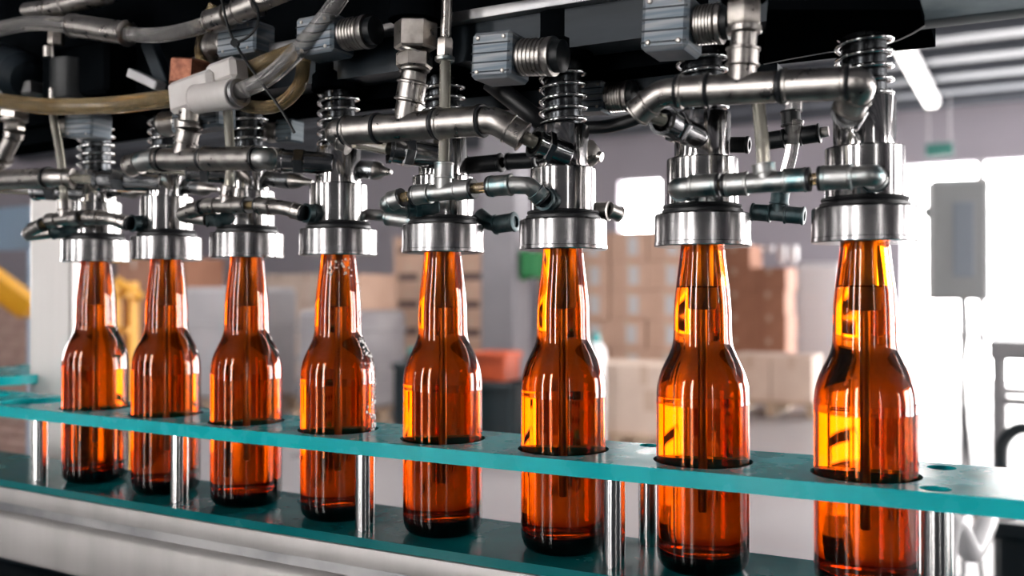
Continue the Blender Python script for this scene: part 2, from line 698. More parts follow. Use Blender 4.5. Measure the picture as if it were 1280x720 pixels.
def pallet(base, w, d, label, group='wooden pallets on the hall floor'):
    """base = front-left corner on the floor"""
    c0 = V(base) + UV(w / 2, d / 2)
    t = thing('pallet', c0, label, 'pallet', group)
    t.rotation_euler = (0, 0, ROT)
    pl = MB()
    pl.box((0, 0, 0), (w, .11, .022))
    plm = pl.mesh('top_board')
    for k in range(6):
        link('top_board', plm, woodm, t, (0, -d / 2 + .06 + k * (d - .12) / 5, .133))
    rn = MB()
    rn.box((0, 0, 0), (.10, d, .022))
    rnm = rn.mesh('bottom_board')
    bk = MB()
    bk.box((0, 0, 0), (.10, .14, .10))
    bkm = bk.mesh('block')
    for k in (-1, 0, 1):
        link('bottom_board', rnm, woodm, t, (k * (w / 2 - .05), 0, .011))
        for j in (-1, 0, 1):
            link('block', bkm, woodm, t, (k * (w / 2 - .05), j * (d / 2 - .07), .072))
    return t


def ground(px, y):
    p = H(px, 360, y)
    return V((p.x, p.y, 0))


# stack left of the column (dark printed cartons)
b0 = ground(490, 10.6)
pallet(b0, 1.25, .66, 'wooden pallet under the printed carton stack left of the column')
stack(b0 + UV(0, .02, .146), (.40, .60, .30), 3, 1, 6, cardm, 'dark-printed tan carton left of the column', 'printed cartons left of the column',
      patch=((0, .5), (.66, .26)), pmat=printm)
# grey wrapped pallet load with a tan carton on it
b0 = ground(366, 9.6)
pallet(b0, .82, .9, 'wooden pallet under the grey wrapped load')
mb = MB()
mb.box((0, 0, .5), (.78, .86, 1.0), bev=.05)
mb.box((0, 0, .22), (.795, .875, .03), bev=.01)
mb.box((0, 0, .52), (.795, .875, .03), bev=.01)
mb.box((0, 0, .80), (.795, .875, .03), bev=.01)
o = single('wrapped_load', mb, greywrap, (0, 0, 0), 'grey stretch-wrapped pallet load behind the fourth bottle', 'load')
o.location = b0 + UV(.41, .45, .146)
o.rotation_euler = (0, 0, ROT)
stack(b0 + UV(.36, .1, 1.15), (.42, .6, .36), 1, 1, 1, cardm, 'single tan carton lying on the grey wrapped load', None)
# white load further left
b0 = ground(222, 10.5)
pallet(b0, 1.0, .9, 'wooden pallet under the pale grey wrapped load')
mb = MB()
mb.box((0, 0, .62), (.96, .86, 1.24), bev=.05)
mb.box((0, 0, .40), (.975, .875, .03), bev=.01)
mb.box((0, 0, .84), (.975, .875, .03), bev=.01)
o = single('wrapped_load', mb, palewrap, (0, 0, 0), 'pale grey wrapped pallet load behind the second and third bottles', 'load')
o.location = b0 + UV(.5, .45, .146)
o.rotation_euler = (0, 0, ROT)
# brown cartons behind bottles two and three
b0 = ground(146, 11.9)
pallet(b0, 1.3, .7, 'wooden pallet under the brown cartons far left')
stack(b0 + V((0, 0, .146)), (.62, .60, .40), 2, 1, 4, cardb, 'brown carton beside the yellow ladder', 'brown cartons beside the ladder')
b0 = ground(300, 13.4)
pallet(b0, 1.5, .7, 'wooden pallet under the pale cartons behind the third bottle')
stack(b0 + V((0, 0, .146)), (.48, .60, .36), 3, 1, 4, cardp, 'pale carton behind the third and fourth bottles', 'pale cartons at the back left')

# right of the column: tan cartons with grey labels, pale big cartons on a pallet in front
b0 = ground(672, 10.2)
pallet(b0, 1.7, .7, 'wooden pallet under the grey-labelled carton stack')
stack(b0 + V((0, 0, .146)), (.41, .60, .30), 4, 1, 6, cardm, 'grey-labelled tan carton right of the column', 'grey-labelled cartons right of the column',
      patch=((.12, .5), (.26, .62)))
b0 = ground(690, 8.1)
pallet(b0, 1.15, .8, 'wooden pallet under the two pale cartons')
stack(b0 + UV(0, .06, .146), (.54, .62, .58), 2, 1, 1, cardp, 'large pale carton behind the sixth and seventh bottles', 'large pale cartons',
      patch=((.1, .5), (.2, .3)), pmat=tapem)
# brown cartons near the doors
b0 = ground(896, 12.4)
pallet(b0, .95, .7, 'wooden pallet under the red-brown cartons')
stack(b0 + V((0, 0, .146)), (.44, .60, .30), 2, 1, 6, cardb, 'red-brown carton between the last two bottles', 'red-brown cartons near the doors',
      skip=((1, 0, 5),))
b0 = ground(908, 10.4)
pallet(b0, .95, .8, 'wooden pallet under the low pale cartons near the loading doors')
stack(b0 + UV(0, .1, .146), (.44, .58, .50), 2, 1, 1, cardp, 'low pale carton before the red-brown stack', 'low pale cartons near the doors')
for k, (px, py, yy, h) in enumerate(((950, 314, 12.9, .42), (962, 314, 12.9, .42), (978, 330, 12.7, .36), (992, 330, 12.7, .36))):
    pp = H(px, py, yy)
    m = MB()
    zt = pp.z
    hb = zt - 1.96
    m.lathe([(.055, 0), (.06, .01), (.06, hb * .7), (.045, hb * .82), (.025, hb * .88), (.025, hb)], V((pp.x, pp.y, 1.955)), seg=14)
    single('white_canister', m, wrapm, (pp.x, pp.y, 1.955), ['leftmost white canister standing on the red-brown cartons', 'second white canister standing on the red-brown cartons',
           'third white canister standing on the red-brown cartons', 'rightmost white canister standing on the red-brown cartons'][k], 'canister', 'white canisters on the cartons')
# white wrapped loads in front of the doors
for k, (px, yy, w, h, lb) in enumerate(((996, 13.6, .62, 1.62, 'white wrapped pallet load left of the loading doors'),
                                        (903, 14.2, .35, 1.95, 'narrow white wrapped load right behind the seventh bottle neck'))):
    b0 = ground(px, yy)
    m = MB()
    m.box((0, 0, h / 2 + .15), (w, .6, h), bev=.06)
    m.box((0, 0, .07), (w, .6, .14))
    for zz in (.35, .62, .84):
        m.box((0, 0, .15 + h * zz), (w + .012, .612, .03), bev=.01)
    o = single('wrapped_load', m, wrapm, (0, 0, 0), lb, 'load')
    o.location = b0 + UV(w / 2, .3)
    o.rotation_euler = (0, 0, ROT)

# bins and small things between the pallets


def bin_(px, y, w, d, h, mat, name, label, z=0.0):
    t = ground(px, y) + UV(w / 2, d / 2, z)
    m = MB()
    th = .02
    m.box((0, 0, th / 2), (w * .92, d * .92, th))
    for s in (-1, 1):
        m.box((s * (w / 2 - th), 0, h / 2), (th, d, h), bev=.006)
        m.box((0, s * (d / 2 - th), h / 2), (w, th, h), bev=.006)
    m.box((0, -d / 2, h - .03), (w + .03, .03, .05), bev=.01)
    m.box((0, d / 2, h - .03), (w + .03, .03, .05), bev=.01)
    m.box((-w / 2, 0, h - .03), (.03, d, .05), bev=.01)
    m.box((w / 2, 0, h - .03), (.03, d, .05), bev=.01)
    o = single(name, m, mat, (0, 0, 0), label, name.split('_')[-1])
    o.location = t
    o.rotation_euler = (0, 0, ROT)
    return o


pallet(ground(488, 8.3), .62, .6, 'small pallet under the dark teal crates')
bin_(491, 8.33, .55, .5, .56, tealbin, 'plastic_crate', 'dark teal plastic crate behind the fourth and fifth bottles', .146)
bin_(578, 8.5, .50, .5, .52, tealbin, 'plastic_crate', 'dark teal plastic crate at the foot of the column')
bin_(590, 8.55, .34, .3, .26, orangem, 'plastic_box', 'red-orange plastic box on the crates by the column', .53)
bin_(512, 8.4, .34, .3, .12, brightteal, 'plastic_tray', 'bright teal tray lying on the dark crate', .71)
pg = H(632, 369, 9.6)
gq = V((pg.x, pg.y, 1.60)) + UV(.325, -.02)
m = MB().box(gq, (.17, .22, .26), rot=ROT, bev=.012)
m.box(gq - UV(0, .115), (.13, .012, .20), rot=ROT, bev=.004)
m.box(gq - UV(.095, 0), (.03, .14, .30), rot=ROT)
single('green_box', m, greenm, gq, 'small green box mounted on the right side of the hall column', 'box')
m = MB()
p = ground(745, 7.6)
m.lathe([(.075, 0), (.078, .01), (.078, .84), (.06, .90), (.03, .92)], V((0, 0, 0)), seg=20)
o = thing('film_roll', p + V((0, 0, .0)), 'white upright film roll with a teal cap behind the sixth bottle', 'roll')
link('roll_body', m.mesh('roll_body'), wrapm, o)
m = MB()
m.lathe([(.034, .915), (.036, .95), (.03, .99), (.0, 1.0)], V((0, 0, 0)), seg=16)
link('cap', m.mesh('cap'), brightteal, o)

# control cabinet on its post, right
pc = H(1197, 300, 4.3)
zt, zb = H(1197, 226, 4.3).z, H(1197, 375, 4.3).z
t = thing('control_cabinet', (pc.x, pc.y, 0), 'grey control cabinet on a thin post before the bright doors', 'cabinet')
hh = zt - zb
yaw = ROT * .55
ex, ey = V((cos(yaw), sin(yaw), 0)), V((-sin(yaw), cos(yaw), 0))
cc = V((pc.x, pc.y, (zt + zb) / 2))
m = MB().box(cc, (.235, .15, hh), rot=yaw, bev=.008)
part('enclosure', m, cabm, t)
m = MB().box(cc - ey * .078 + ex * .0, (.205, .012, hh * .95), rot=yaw, bev=.004)
dr = part('door', m, cabm, t)
m = MB().box(cc - ey * .086 + ex * .01, (.085, .008, hh * .62), rot=yaw, bev=.003)
part('display_panel', m, cabpanel, dr, t)
m = MB().box(cc - ex * .128 + V((0, 0, hh * .24)), (.03, .03, .05), rot=yaw, bev=.006)
part('latch', m, cabm, t)
m = MB()
m.tube([V((pc.x, pc.y, 0)) + ex * .02, V((pc.x, pc.y, zb)) + ex * .02], .014, 12)
m.lathe([(.09, 0), (.09, .012), (.03, .03)], V((pc.x, pc.y, 0)) + ex * .02, seg=20)
part('post', m, greysteel, t)
m = MB()
m.tube(spline([cc + V((0, 0, -hh / 2)) + ex * .03, H(1208, 420, 4.3), H(1204, 470, 4.28), H(1210, 560, 4.25), V((pc.x + .08, pc.y - .05, .02))], 8), .012, 8)
part('cable', m, blackrub, t)
m = MB()
m.tube(spline([H(1140, 460, 4.2), H(1165, 432, 4.22), H(1200, 420, 4.24), H(1236, 424, 4.24)], 8), .008, 8)
m.tube([H(1140, 460, 4.2), H(1140, 460, 4.2) * 1.0 + V((0, 0, -.95))], .008, 8)
single('bent_pipe', m, greysteel, H(1140, 460, 4.2), 'thin bent grey pipe below the control cabinet', 'pipe')

# steel work table at the right edge
pt = H(1236, 425, 3.6)
t = thing('steel_table', (pt.x, pt.y, 0), 'dark steel frame table at the right edge of the picture', 'table')
zt = H(1236, 428, 3.6).z
dims = (.9, .5)
m = MB()
cpt = V((pt.x, pt.y, 0)) + UV(dims[0] / 2, dims[1] / 2)
m.box(cpt + V((0, 0, zt - .03)), (*dims, .07), rot=ROT, bev=.005)
part('table_top', m, palesteel, t)
for i in (0, 1):
    for j in (0, 1):
        q = V((pt.x, pt.y, 0)) + UV(.03 + i * (dims[0] - .06), .03 + j * (dims[1] - .06))
        m = MB().box(q + V((0, 0, (zt - .06) / 2)), (.04, .04, zt - .06), rot=ROT)
        part('leg', m, palesteel, t)
for zz in (.25, .80):
    for j in (0, 1):
        q = V((pt.x, pt.y, 0)) + UV(dims[0] / 2, .03 + j * (dims[1] - .06))
        m = MB().box(q + V((0, 0, zt * zz)), (dims[0] - .08, .03, .03), rot=ROT)
        part('crossbar', m, palesteel, t)
# black hand pump leaning by the table
pb = H(1252, 560, 3.2)
m = MB()
m.tube(bend([V((pb.x, pb.y, .0)), V((pb.x, pb.y, pb.z + .02)), V((pb.x + .05, pb.y, pb.z + .07)), V((pb.x + .16, pb.y, pb.z + .06))], .05), .022, 10)
m.lathe([(.06, 0), (.06, .25), (.03, .3)], V((pb.x, pb.y, 0)), seg=16)
single('hand_pump', m, darkm, (pb.x, pb.y, 0), 'black hand pump with curved handle below the steel table', 'pump')
# equipment low on the right
pe = H(1243, 668, 1.7)
m = MB()
m.box(V((pe.x, pe.y, 0)) + UV(.25, .2, (pe.z) / 2), (.5, .36, pe.z), rot=ROT, bev=.01)
m.box(V((pe.x, pe.y, 0)) + UV(.25, .2, pe.z + .006), (.54, .40, .03), rot=ROT, bev=.008)
single('pump_box', m, darkm, (pe.x, pe.y, 0), 'dark equipment box at the lower right corner', 'box')
m = MB()
q0 = H(1180, 716, 1.35)
m.tube(spline([V((q0.x, q0.y, .02)), q0, H(1215, 690, 1.4), H(1232, 655, 1.5), H(1240, 640, 1.6), H(1262, 640, 1.66)], 10), .016, 12)
single('white_hose', m, wrapm, (q0.x, q0.y, 0), 'white hose curving behind the right end of the teal plate', 'hose')

# exit sign
pe = H(1174, 187, 13.6)
t = thing('exit_sign', pe, 'small green sign hanging above the loading doors', 'sign')
m = MB().box(pe, (.36, .05, .18), rot=ROT, bev=.01)
part('sign_face', m, exitm, t)
m = MB()
for s in (-1, 1):
    m.tube([pe + UV(s * .14, 0, .08), pe + UV(s * .14, 0, ZC - pe.z)], .008, 6)
part('hanger', m, framem, t)

# left side: yellow ladder and beam, brick pier, blue sheet
m = MB()
t = thing('yellow_ladder', ground(152, 5.6), 'yellow step ladder between the first two bottles', 'ladder')
g0 = ground(152, 5.6)
e = UV(1, 0)
for s in (0, 1):
    m = MB()
    top = H(143 + s * 22, 352, 5.6 + s * .1)
    m.box(V((top.x, top.y, top.z / 2)), (.045, .07, top.z), rot=ROT, bev=.004)
    part('rail', m, yellowm, t)
for k in range(6):
    m = MB()
    zz = .25 + k * .21
    pa = H(154, 360, 5.65)
    m.box(V((pa.x, pa.y, zz)), (.13, .07, .03), rot=ROT)
    part('rung', m, yellowm, t)
pa, pb = H(143, 350, 5.6), H(176, 372, 5.7)
m = MB().tube([pa, pb], .03, 8)
part('brace', m, yellowm, t)
pa, pb = H(-70, 305, 4.6), H(40, 388, 4.7)
d = (pb - pa)
m = MB()
m.box((pa + pb) / 2, (d.length, .09, .13), axes=(d.normalized(), UV(0, 1), d.normalized().cross(UV(0, 1)).normalized()), bev=.01)
t = thing('yellow_conveyor_arm', (pa.x, pa.y, 0), 'sloping yellow steel arm at the left edge', 'arm')
part('arm_beam', m, yellowm, t)
m = MB().box(V((pa.x, pa.y, pa.z / 2)), (.14, .14, pa.z), rot=ROT, bev=.01)
part('pillar', m, yellowm, t)
# brick pier
b0 = ground(-60, 6.4)
pier = struct('wall_pier', MB().box(b0 + UV(.45, .15, .68), (.88, .26, 1.36), rot=ROT), brickm)
bme = MB().box((0, 0, 0), (.215, .04, .068), bev=.004).mesh('brick')
for r in range(17):
    for k in range(4):
        off = (.11 if r % 2 else 0)
        q = b0 + UV(.10 + k * .225 + off - .05, 0.0, .04 + r * .08)
        bo = link('brick', bme, brickm, pier, q)
        bo.rotation_euler = (0, 0, ROT)
m = MB().box(H(10, 286, 5.2), (.5, .02, .24), rot=ROT, bev=.004)
pp = H(10, 286, 5.2)
m.tube([V((pp.x - .2, pp.y, 0)), V((pp.x - .2, pp.y, pp.z + .1))], .012, 8)
m.tube([V((pp.x + .12, pp.y, 0)), V((pp.x + .12, pp.y, pp.z + .1))], .012, 8)
single('blue_sign_board', m, bluebin, (pp.x, pp.y, 0), 'pale blue board on posts at the left edge', 'board')

# ------------------------------------------------------------------ the machine: plates, posts, frame
ZPL, TPL, ZBASE = -.1122, .0108, -.1849


def arc_outline(s0, s1, o0, o1, n=48):
    """closed outline following the row between offsets o0 (front) and o1 (back, value or function)"""
    f = [A(s0 + (s1 - s0) * k / n, o0, 0) for k in range(n + 1)]
    b = [A(s0 + (s1 - s0) * k / n, o1(s0 + (s1 - s0) * k / n) if callable(o1) else o1, 0) for k in range(n, -1, -1)]
    return f + b


S = [(k - 3.5) * DS for k in range(8)]
SL, SRR = -.80, .78


def plate_with_holes(name, holes, z0, z1, o_f, o_b, s0, s1, mat, label, cat):
    """plate built as cells along the row; holes: (s, o, r)"""
    import bmesh
    # triangulate outline with holes via curve fill: use a 2-D curve object converted to a mesh
    cu = bpy.data.curves.new(name, 'CURVE')
    cu.dimensions = '2D'
    cu.fill_mode = 'BOTH'
    cu.extrude = (z1 - z0) / 2

    def add(pts):
        sp = cu.splines.new('POLY')
        sp.points.add(len(pts) - 1)
        for p_, q_ in zip(sp.points, pts):
            p_.co = (q_[0], q_[1], 0, 1)
        sp.use_cyclic_u = True
    add(arc_outline(s0, s1, o_f, o_b))
    for s, o, r in holes:
        c_ = A(s, o, 0)
        add([(c_.x + r * cos(2 * pi * k / 40), c_.y + r * sin(2 * pi * k / 40)) for k in range(40)])
    ob = bpy.data.objects.new(name + '_tmp', cu)
    COL.objects.link(ob)
    dg = bpy.context.evaluated_depsgraph_get()
    me = bpy.data.meshes.new_from_object(ob.evaluated_get(dg))
    bpy.data.objects.remove(ob)
    me.name = name
    me.materials.clear()
    org = A(0, 0, 0)
    zc = CAMZ + (z0 + z1) / 2
    bm = bmesh.new()
    bm.from_mesh(me)
    bmesh.ops.remove_doubles(bm, verts=bm.verts, dist=1e-6)
    bmesh.ops.recalc_face_normals(bm, faces=bm.faces)
    for v_ in bm.verts:
        v_.co.x -= org.x
        v_.co.y -= org.y
    bm.to_mesh(me)
    bm.free()
    for p_ in me.polygons:
        p_.use_smooth = False
    o_ = link(name, me, mat, None, (org.x, org.y, zc))
    md = o_.modifiers.new('edge_round', 'BEVEL')
    md.width = .0007
    md.segments = 2
    md.limit_method = 'ANGLE'
    md.angle_limit = radians(50)
    return tag(o_, label, cat)


post_s = [(k - 3.5) * DS for k in (-.42, 1.52, 3.5, 5.5, 7.4)]


def back_o(s):
    return -.050 - max(0, s - .2) * .055


holes = [(s, 0, .0334) for s in S] + [(s + DS * 0, 0, .0328) for s in (S[0] - DS * 1.0, S[0] - DS * 2)]
holes += [(s, .031, .0088) for s in post_s[-1:]] + [(s, -.044, .0088) for s in post_s[-2:]]
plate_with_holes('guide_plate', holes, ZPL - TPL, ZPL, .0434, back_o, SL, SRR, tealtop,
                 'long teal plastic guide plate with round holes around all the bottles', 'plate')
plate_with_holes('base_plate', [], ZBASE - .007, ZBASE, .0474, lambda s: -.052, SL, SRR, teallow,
                 'dark teal lower plate the bottles stand on', 'plate')

pm = MB()
hh = ZPL - TPL - ZBASE
pm.lathe([(.0078, 0), (.0078, hh)], seg=28)
pme = pm.mesh('spacer_post')
pme2 = MB().lathe([(.0062, 0), (.0062, hh + TPL - .002), (.005, hh + TPL - .001)], seg=24).mesh('spacer_post')
plabels = ['front steel post just left of the first bottle', 'front steel post before the second bottle', 'front steel post beside the fourth bottle',
           'front steel post between the sixth and seventh bottles', 'front steel post right of the last bottle']
for s, lb in zip(post_s, plabels):
    o = link('spacer_post', pme, postm, None, A(s, .031, ZBASE))
    tag(o, 'polished ' + lb, 'post', 'steel posts between the teal plates')
bl = ['back steel post behind the first bottle', 'back steel post hidden behind the second and third bottles', 'back steel post beside the fourth and fifth bottles',
      'back steel post reflecting amber beside the seventh bottle', 'back steel post right behind the last bottle']
for s, lb in zip(post_s, bl):
    o = link('spacer_post', pme, postm, None, A(s, -.0385, ZBASE))
    tag(o, 'polished ' + lb, 'post', 'steel posts between the teal plates')

# stainless frame under the base plate
t = thing('conveyor_frame', A(0, 0, -CAMZ), 'long stainless steel frame beam below the teal plates', 'frame')


def arc_bar(o0, o1, z0, z1, s0=SL, s1=SRR, n=24, bev=.0):
    mb = MB()
    sec = [(o0, z0), (o0, z1), (o1, z1), (o1, z0)]
    if bev:
        sec = [(o0, z0 + bev), (o0, z1 - bev), (o0 - bev * .3, z1 - bev * .3), (o0 - bev, z1), (o1, z1), (o1, z0), (o0 - bev, z0), (o0 - bev * .3, z0 + bev * .3)]
    m_ = len(sec)
    for k in range(n + 1):
        s = s0 + (s1 - s0) * k / n
        for o_, z_ in sec:
            mb.v.append(A(s, o_, z_))
    for k in range(n):
        for j in range(m_):
            j2 = (j + 1) % m_
            mb.f.append((k * m_ + j, k * m_ + j2, (k + 1) * m_ + j2, (k + 1) * m_ + j))
    mb.f.append(tuple(range(m_)))
    mb.f.append(tuple(reversed(range(n * m_, (n + 1) * m_))))
    return mb


part('top_flange', arc_bar(.0485, -.055, ZBASE - .0225, ZBASE - .0075, bev=.001), stainless, t)
part('shadow_gap_strip', arc_bar(.046, -.05, ZBASE - .031, ZBASE - .0225), greysteel, t)  # darker grey strip puts the shadow line under the flange into the colour
part('front_beam', arc_bar(.054, -.06, ZBASE - .078, ZBASE - .031, bev=.006), stainless, t, angle=50)
for s in (-.77, .70):
    m = MB().box(A(s, 0, (ZBASE - .078 - CAMZ) / 2), (.06, .06, CAMZ + ZBASE - .079), rot=ROT, bev=.004)
    part('support_leg', m, stainless, t)
# dark base cabinet below the frame
m = MB()
m.box(A(-.1, -.13, (-.30 - CAMZ) / 2), (1.30, .28, CAMZ - .30), rot=ROT, bev=.006)
m.box(A(-.1, -.13, -.285), (1.32, .20, .03), rot=ROT, bev=.004)
single('base_cabinet', m, bluesteel, A(-.1, -.13, -CAMZ), 'dark blue steel base cabinet below the frame beam', 'cabinet')

# second curved plate at far left (infeed star)
t = thing('infeed_guide', A(-.50, -.11, ZPL), 'curved teal infeed guide at the left behind the plate', 'guide')
m = MB()
cs = A(-.73, -.09, 0)
out = []
for k in range(25):
    a = radians(-100 + k * 8)
    out.append((cs.x + .115 * cos(a), cs.y + .115 * sin(a)))
m.prism(out, CAMZ + ZPL + .004, CAMZ + ZPL + .015)
part('guide_disc', m, tealtop, t)
m = MB().lathe([(.008, 0), (.008, CAMZ + ZPL - .0)], V((cs.x, cs.y, 0)), seg=16)
part('guide_axle', m, postm, t)

# square stainless column behind the left end of the row
pcx = H(56, 380, 1.16)
t = thing('machine_column', (pcx.x, pcx.y, 0), 'square stainless machine column behind the left end of the row', 'column')
top = H(56, 225, 1.16).z
m = MB().box(V((pcx.x + .012, pcx.y + .02, top / 2)), (.056, .05, top), rot=ROT + .35, bev=.003)
part('column_tube', m, stainless, t)
m = MB().box(V((pcx.x + .012, pcx.y + .02, top + .004)), (.066, .06, .008), rot=ROT + .35, bev=.002)
part('column_cap', m, darkfit, t)

# ------------------------------------------------------------------ bottles
OUT = [(0, .0035), (.012, .003), (.020, .0012), (.0235, 0), (.0262, .0008), (.0288, .0036), (.0301, .0075), (.0305, .013), (.0305, .1105), (.03065, .1112), (.0305, .1120), (.0304, .118),
       (.0299, .1235), (.0287, .1290), (.0270, .1340), (.0248, .1390), (.0225, .1437), (.0207, .1480), (.0197, .1515), (.0192, .1555),
       (.0190, .160), (.0189, .170), (.0186, .178), (.0180, .1855), (.0171, .193), (.0160, .202), (.0150, .2105), (.0142, .219), (.0136, .226),
       (.0136, .228), (.0148, .2285), (.0150, .232), (.0136, .234)]
WALLT = .0026
INN = [(.0118, .234), (.0115, .226), (.0121, .219), (.0130, .2105), (.0141, .202), (.0152, .193), (.0161, .1855), (.0167, .178), (.0170, .170), (.0171, .160),
       (.0173, .1555), (.0178, .1515), (.0188, .1480), (.0206, .1437), (.0229, .1390), (.0251, .1340), (.0268, .1290), (.0280, .1235), (.0285, .118), (.0286, .112),
       (.0286, .022), (.0280, .0165), (.0262, .0130), (.0225, .0115), (.015, .0120), (.006, .0128), (0, .0130)]
OUT = [(r * 1.02, z) for r, z in OUT]
INN = [(r * 1.02, z) for r, z in INN]
gm = MB().lathe(OUT + INN, seg=72, cap0=False, cap1=False)
glass_me = gm.mesh('glass', angle=80)
glass_me.materials.append(amber)


def liquid_mesh(level):
    e = .00025
    inn = [(r + e if r > 0 else 0, z - (e if z < .023 else 0)) for r, z in reversed(INN)]
    pts = [q for q in inn if q[1] < level]
    # interpolate the radius at the level
    for a_, b_ in zip(inn, inn[1:]):
        if a_[1] < level <= b_[1]:
            t_ = (level - a_[1]) / (b_[1] - a_[1])
            pts.append((a_[0] + (b_[0] - a_[0]) * t_, level))
            break
    pts.append((pts[-1][0] - .0012, level - .0009))
    pts.append((0, level - .0011))
    return MB().lathe(pts, seg=72, cap0=False, cap1=False).mesh('beer', angle=60)


liq_full = liquid_mesh(.2285)
liq_neck = liquid_mesh(.1905)
for me_ in (liq_full, liq_neck):
    me_.materials.append(beer)
blab = ['amber glass beer bottle at the far left end, beside the stainless column',
        'second amber beer bottle from the left, half hidden by a steel post',
        'third amber beer bottle from the left, in front of the pale grey load',
        'fourth amber beer bottle from the left, with frothy wet flecks on its right side',
        'fifth amber beer bottle from the left, before the printed cartons',
        'sixth amber beer bottle from the left, before the grey-labelled cartons',
        'seventh amber beer bottle from the left, with a beer line in its neck',
        'rightmost and largest amber beer bottle, nearest the lens']
bottles = []
for i, s in enumerate(S):
    t = thing('beer_bottle', A(s, 0, ZBASE + .0002), blab[i], 'bottle', 'row of amber bottles under the filling heads')
    link('glass', glass_me, amber, t)
    link('beer', liq_neck if i >= 6 else liq_full, beer, t)
    t.rotation_euler = (0, 0, random.uniform(-1, 1))
    bottles.append(t)
# froth flecks on the fourth bottle
fm = MB()
prof = [q for q in OUT if q[1] >= .012]


def r_at(z):
    for a_, b_ in zip(prof, prof[1:]):
        if a_[1] <= z <= b_[1]:
            return a_[0] + (b_[0] - a_[0]) * (z - a_[1]) / max(1e-9, b_[1] - a_[1])
    return .0305


pb4 = bottles[3].location
for k in range(260):
    z = random.uniform(.05, .215)
    ang0 = atan2(-pb4.y, -pb4.x)
    a = ang0 + radians(random.gauss(68, 8) if z < .2 else random.uniform(-35, 45))
    if .15 < z < .2 and random.random() < .4:
        continue
    r = r_at(z)
    pp = V((r * cos(a), r * sin(a), z))
    nn = V((cos(a), sin(a), 0))
    rr = random.uniform(.0004, .0015)
    fm.lathe([(rr, -.0002), (rr * .8, rr * .35), (0, rr * .5)], pp, nn, seg=8)
bottles[3].rotation_euler = (0, 0, 0)
o = link('froth_flecks', fm.mesh('froth_flecks'), foamm, bottles[3])
o['kind'] = 'stuff'

# ------------------------------------------------------------------ filling heads
Z0 = -(-.0328)      # bottom of the bell cup over the lens level
hd = {}
m = MB().lathe([(.0145, .0005), (.0318, 0), (.0325, .0007), (.0325, .0030), (.0321, .0034), (.0321, .0212), (.0315, .0222), (.0255, .0222)], seg=64)
hd['bell_cup'] = (m.mesh('bell_cup', angle=20), cupsteel)
m = MB().lathe([(.0262, .0222), (.0272, .0228), (.0272, .0248), (.0262, .0252), (.0258, .0262), (.0266, .0268), (.0262, .0282), (.0245, .0284)], seg=56)
hd['seal_ring'] = (m.mesh('seal_ring'), blackrub)
m = MB().lathe([(.0236, .0284), (.0240, .0288), (.0240, .0590), (.0235, .0598), (.0196, .0598)], seg=56)
hd['valve_sleeve'] = (m.mesh('valve_sleeve', angle=20), turned)
m = MB().lathe([(.0196, .0598), (.0196, .0612), (.0189, .0613), (.0189, .0900), (.0184, .0908), (.0150, .0908)], seg=56)
hd['valve_body'] = (m.mesh('valve_body'), polished)
m = MB().lathe([(.0135, .0908), (.0135, .138), (.0150, .1385), (.0150, .150)], seg=32)
hd['spindle'] = (m.mesh('spindle'), spindle)
hp = []
turns = 5.2
for k in range(int(turns * 22) + 1):
    a = 2 * pi * k / 22
    z = .0925 + (.044) * (k / (turns * 22))
    hp.append(V((.0165 * cos(a), .0165 * sin(a), z)))
m = MB().tube(hp, .0016, 8)
hd['spring'] = (m.mesh('spring', angle=60), springm)
m = MB().lathe([(.0215, .1375), (.0225, .1385), (.0225, .1500), (.0205, .1520), (.0205, .1750)], seg=32)
hd['bearing_cap'] = (m.mesh('bearing_cap'), housing)
m = MB().lathe([(.0060, .0), (.0060, -.0415), (.0052, -.0425), (.0031, -.0428), (.0031, -.183 - .0), (.0024, -.184)], seg=24)
m = MB().lathe([(.0018, -.178), (.0023, -.177), (.0023, -.0428), (.0066, -.0425), (.0072, -.0415), (.0072, .002)], seg=24)
hd['fill_tube'] = (m.mesh('fill_tube'), tubesteel)
order = ['first', 'second', 'third', 'fourth', 'fifth', 'sixth', 'seventh', 'eighth']
hl = ['steel filling head at the far left, above the first bottle', 'steel filling head above the second bottle from the left',
      'steel filling head above the third bottle from the left', 'shiny steel filling head above the froth-flecked fourth bottle',
      'steel filling head above the fifth bottle from the left', 'steel filling head above the sixth bottle, with elbow pipe entering its side',
      'steel filling head above the seventh bottle, behind a verdigris fitting', 'largest steel filling head at the right, above the nearest bottle']
for i, s in enumerate(S):
    t = thing('filling_head', A(s, 0, Z0), hl[i], 'filling head', 'filling heads over the bottles')
    for k, (me_, mt) in hd.items():
        if k == 'fill_tube' and i == 0:
            pass
        link(k, me_, mt, t)
    t.rotation_euler = (0, 0, i * .7)


# ------------------------------------------------------------------ pipework
def coupling(mb, p0, p1, r, lip=1.1, seg=28):
    """push-in coupling body with a lip at each end"""
    L = (p1 - p0).length
    e = min(.0022, L * .12)
    mb.lathe([(r * .56, r * .5), (r * .62, 0), (r * .95, 0), (r * lip, e * .3), (r * lip, e), (r, e * 1.25), (r, L - e * 1.25), (r * lip, L - e), (r * lip, L - e * .3), (r * .95, L), (r * .62, L), (r * .56, L - r * .5)],
             p0, p1 - p0, seg=seg)


def plain(mb, p0, p1, r, seg=24, ch=.0006):
    L = (p1 - p0).length
    mb.lathe([(r - ch, 0), (r, ch), (r, L - ch), (r - ch, L)], p0, p1 - p0, seg=seg)


def hexnut(mb, p0, p1, r, phase=0.0):
    L = (p1 - p0).length
    c_ = min(.0015, L * .15)
    mb.lathe([(r * .9, 0), (r, c_), (r, L - c_), (r * .9, L)], p0, p1 - p0, seg=6, phase=phase)


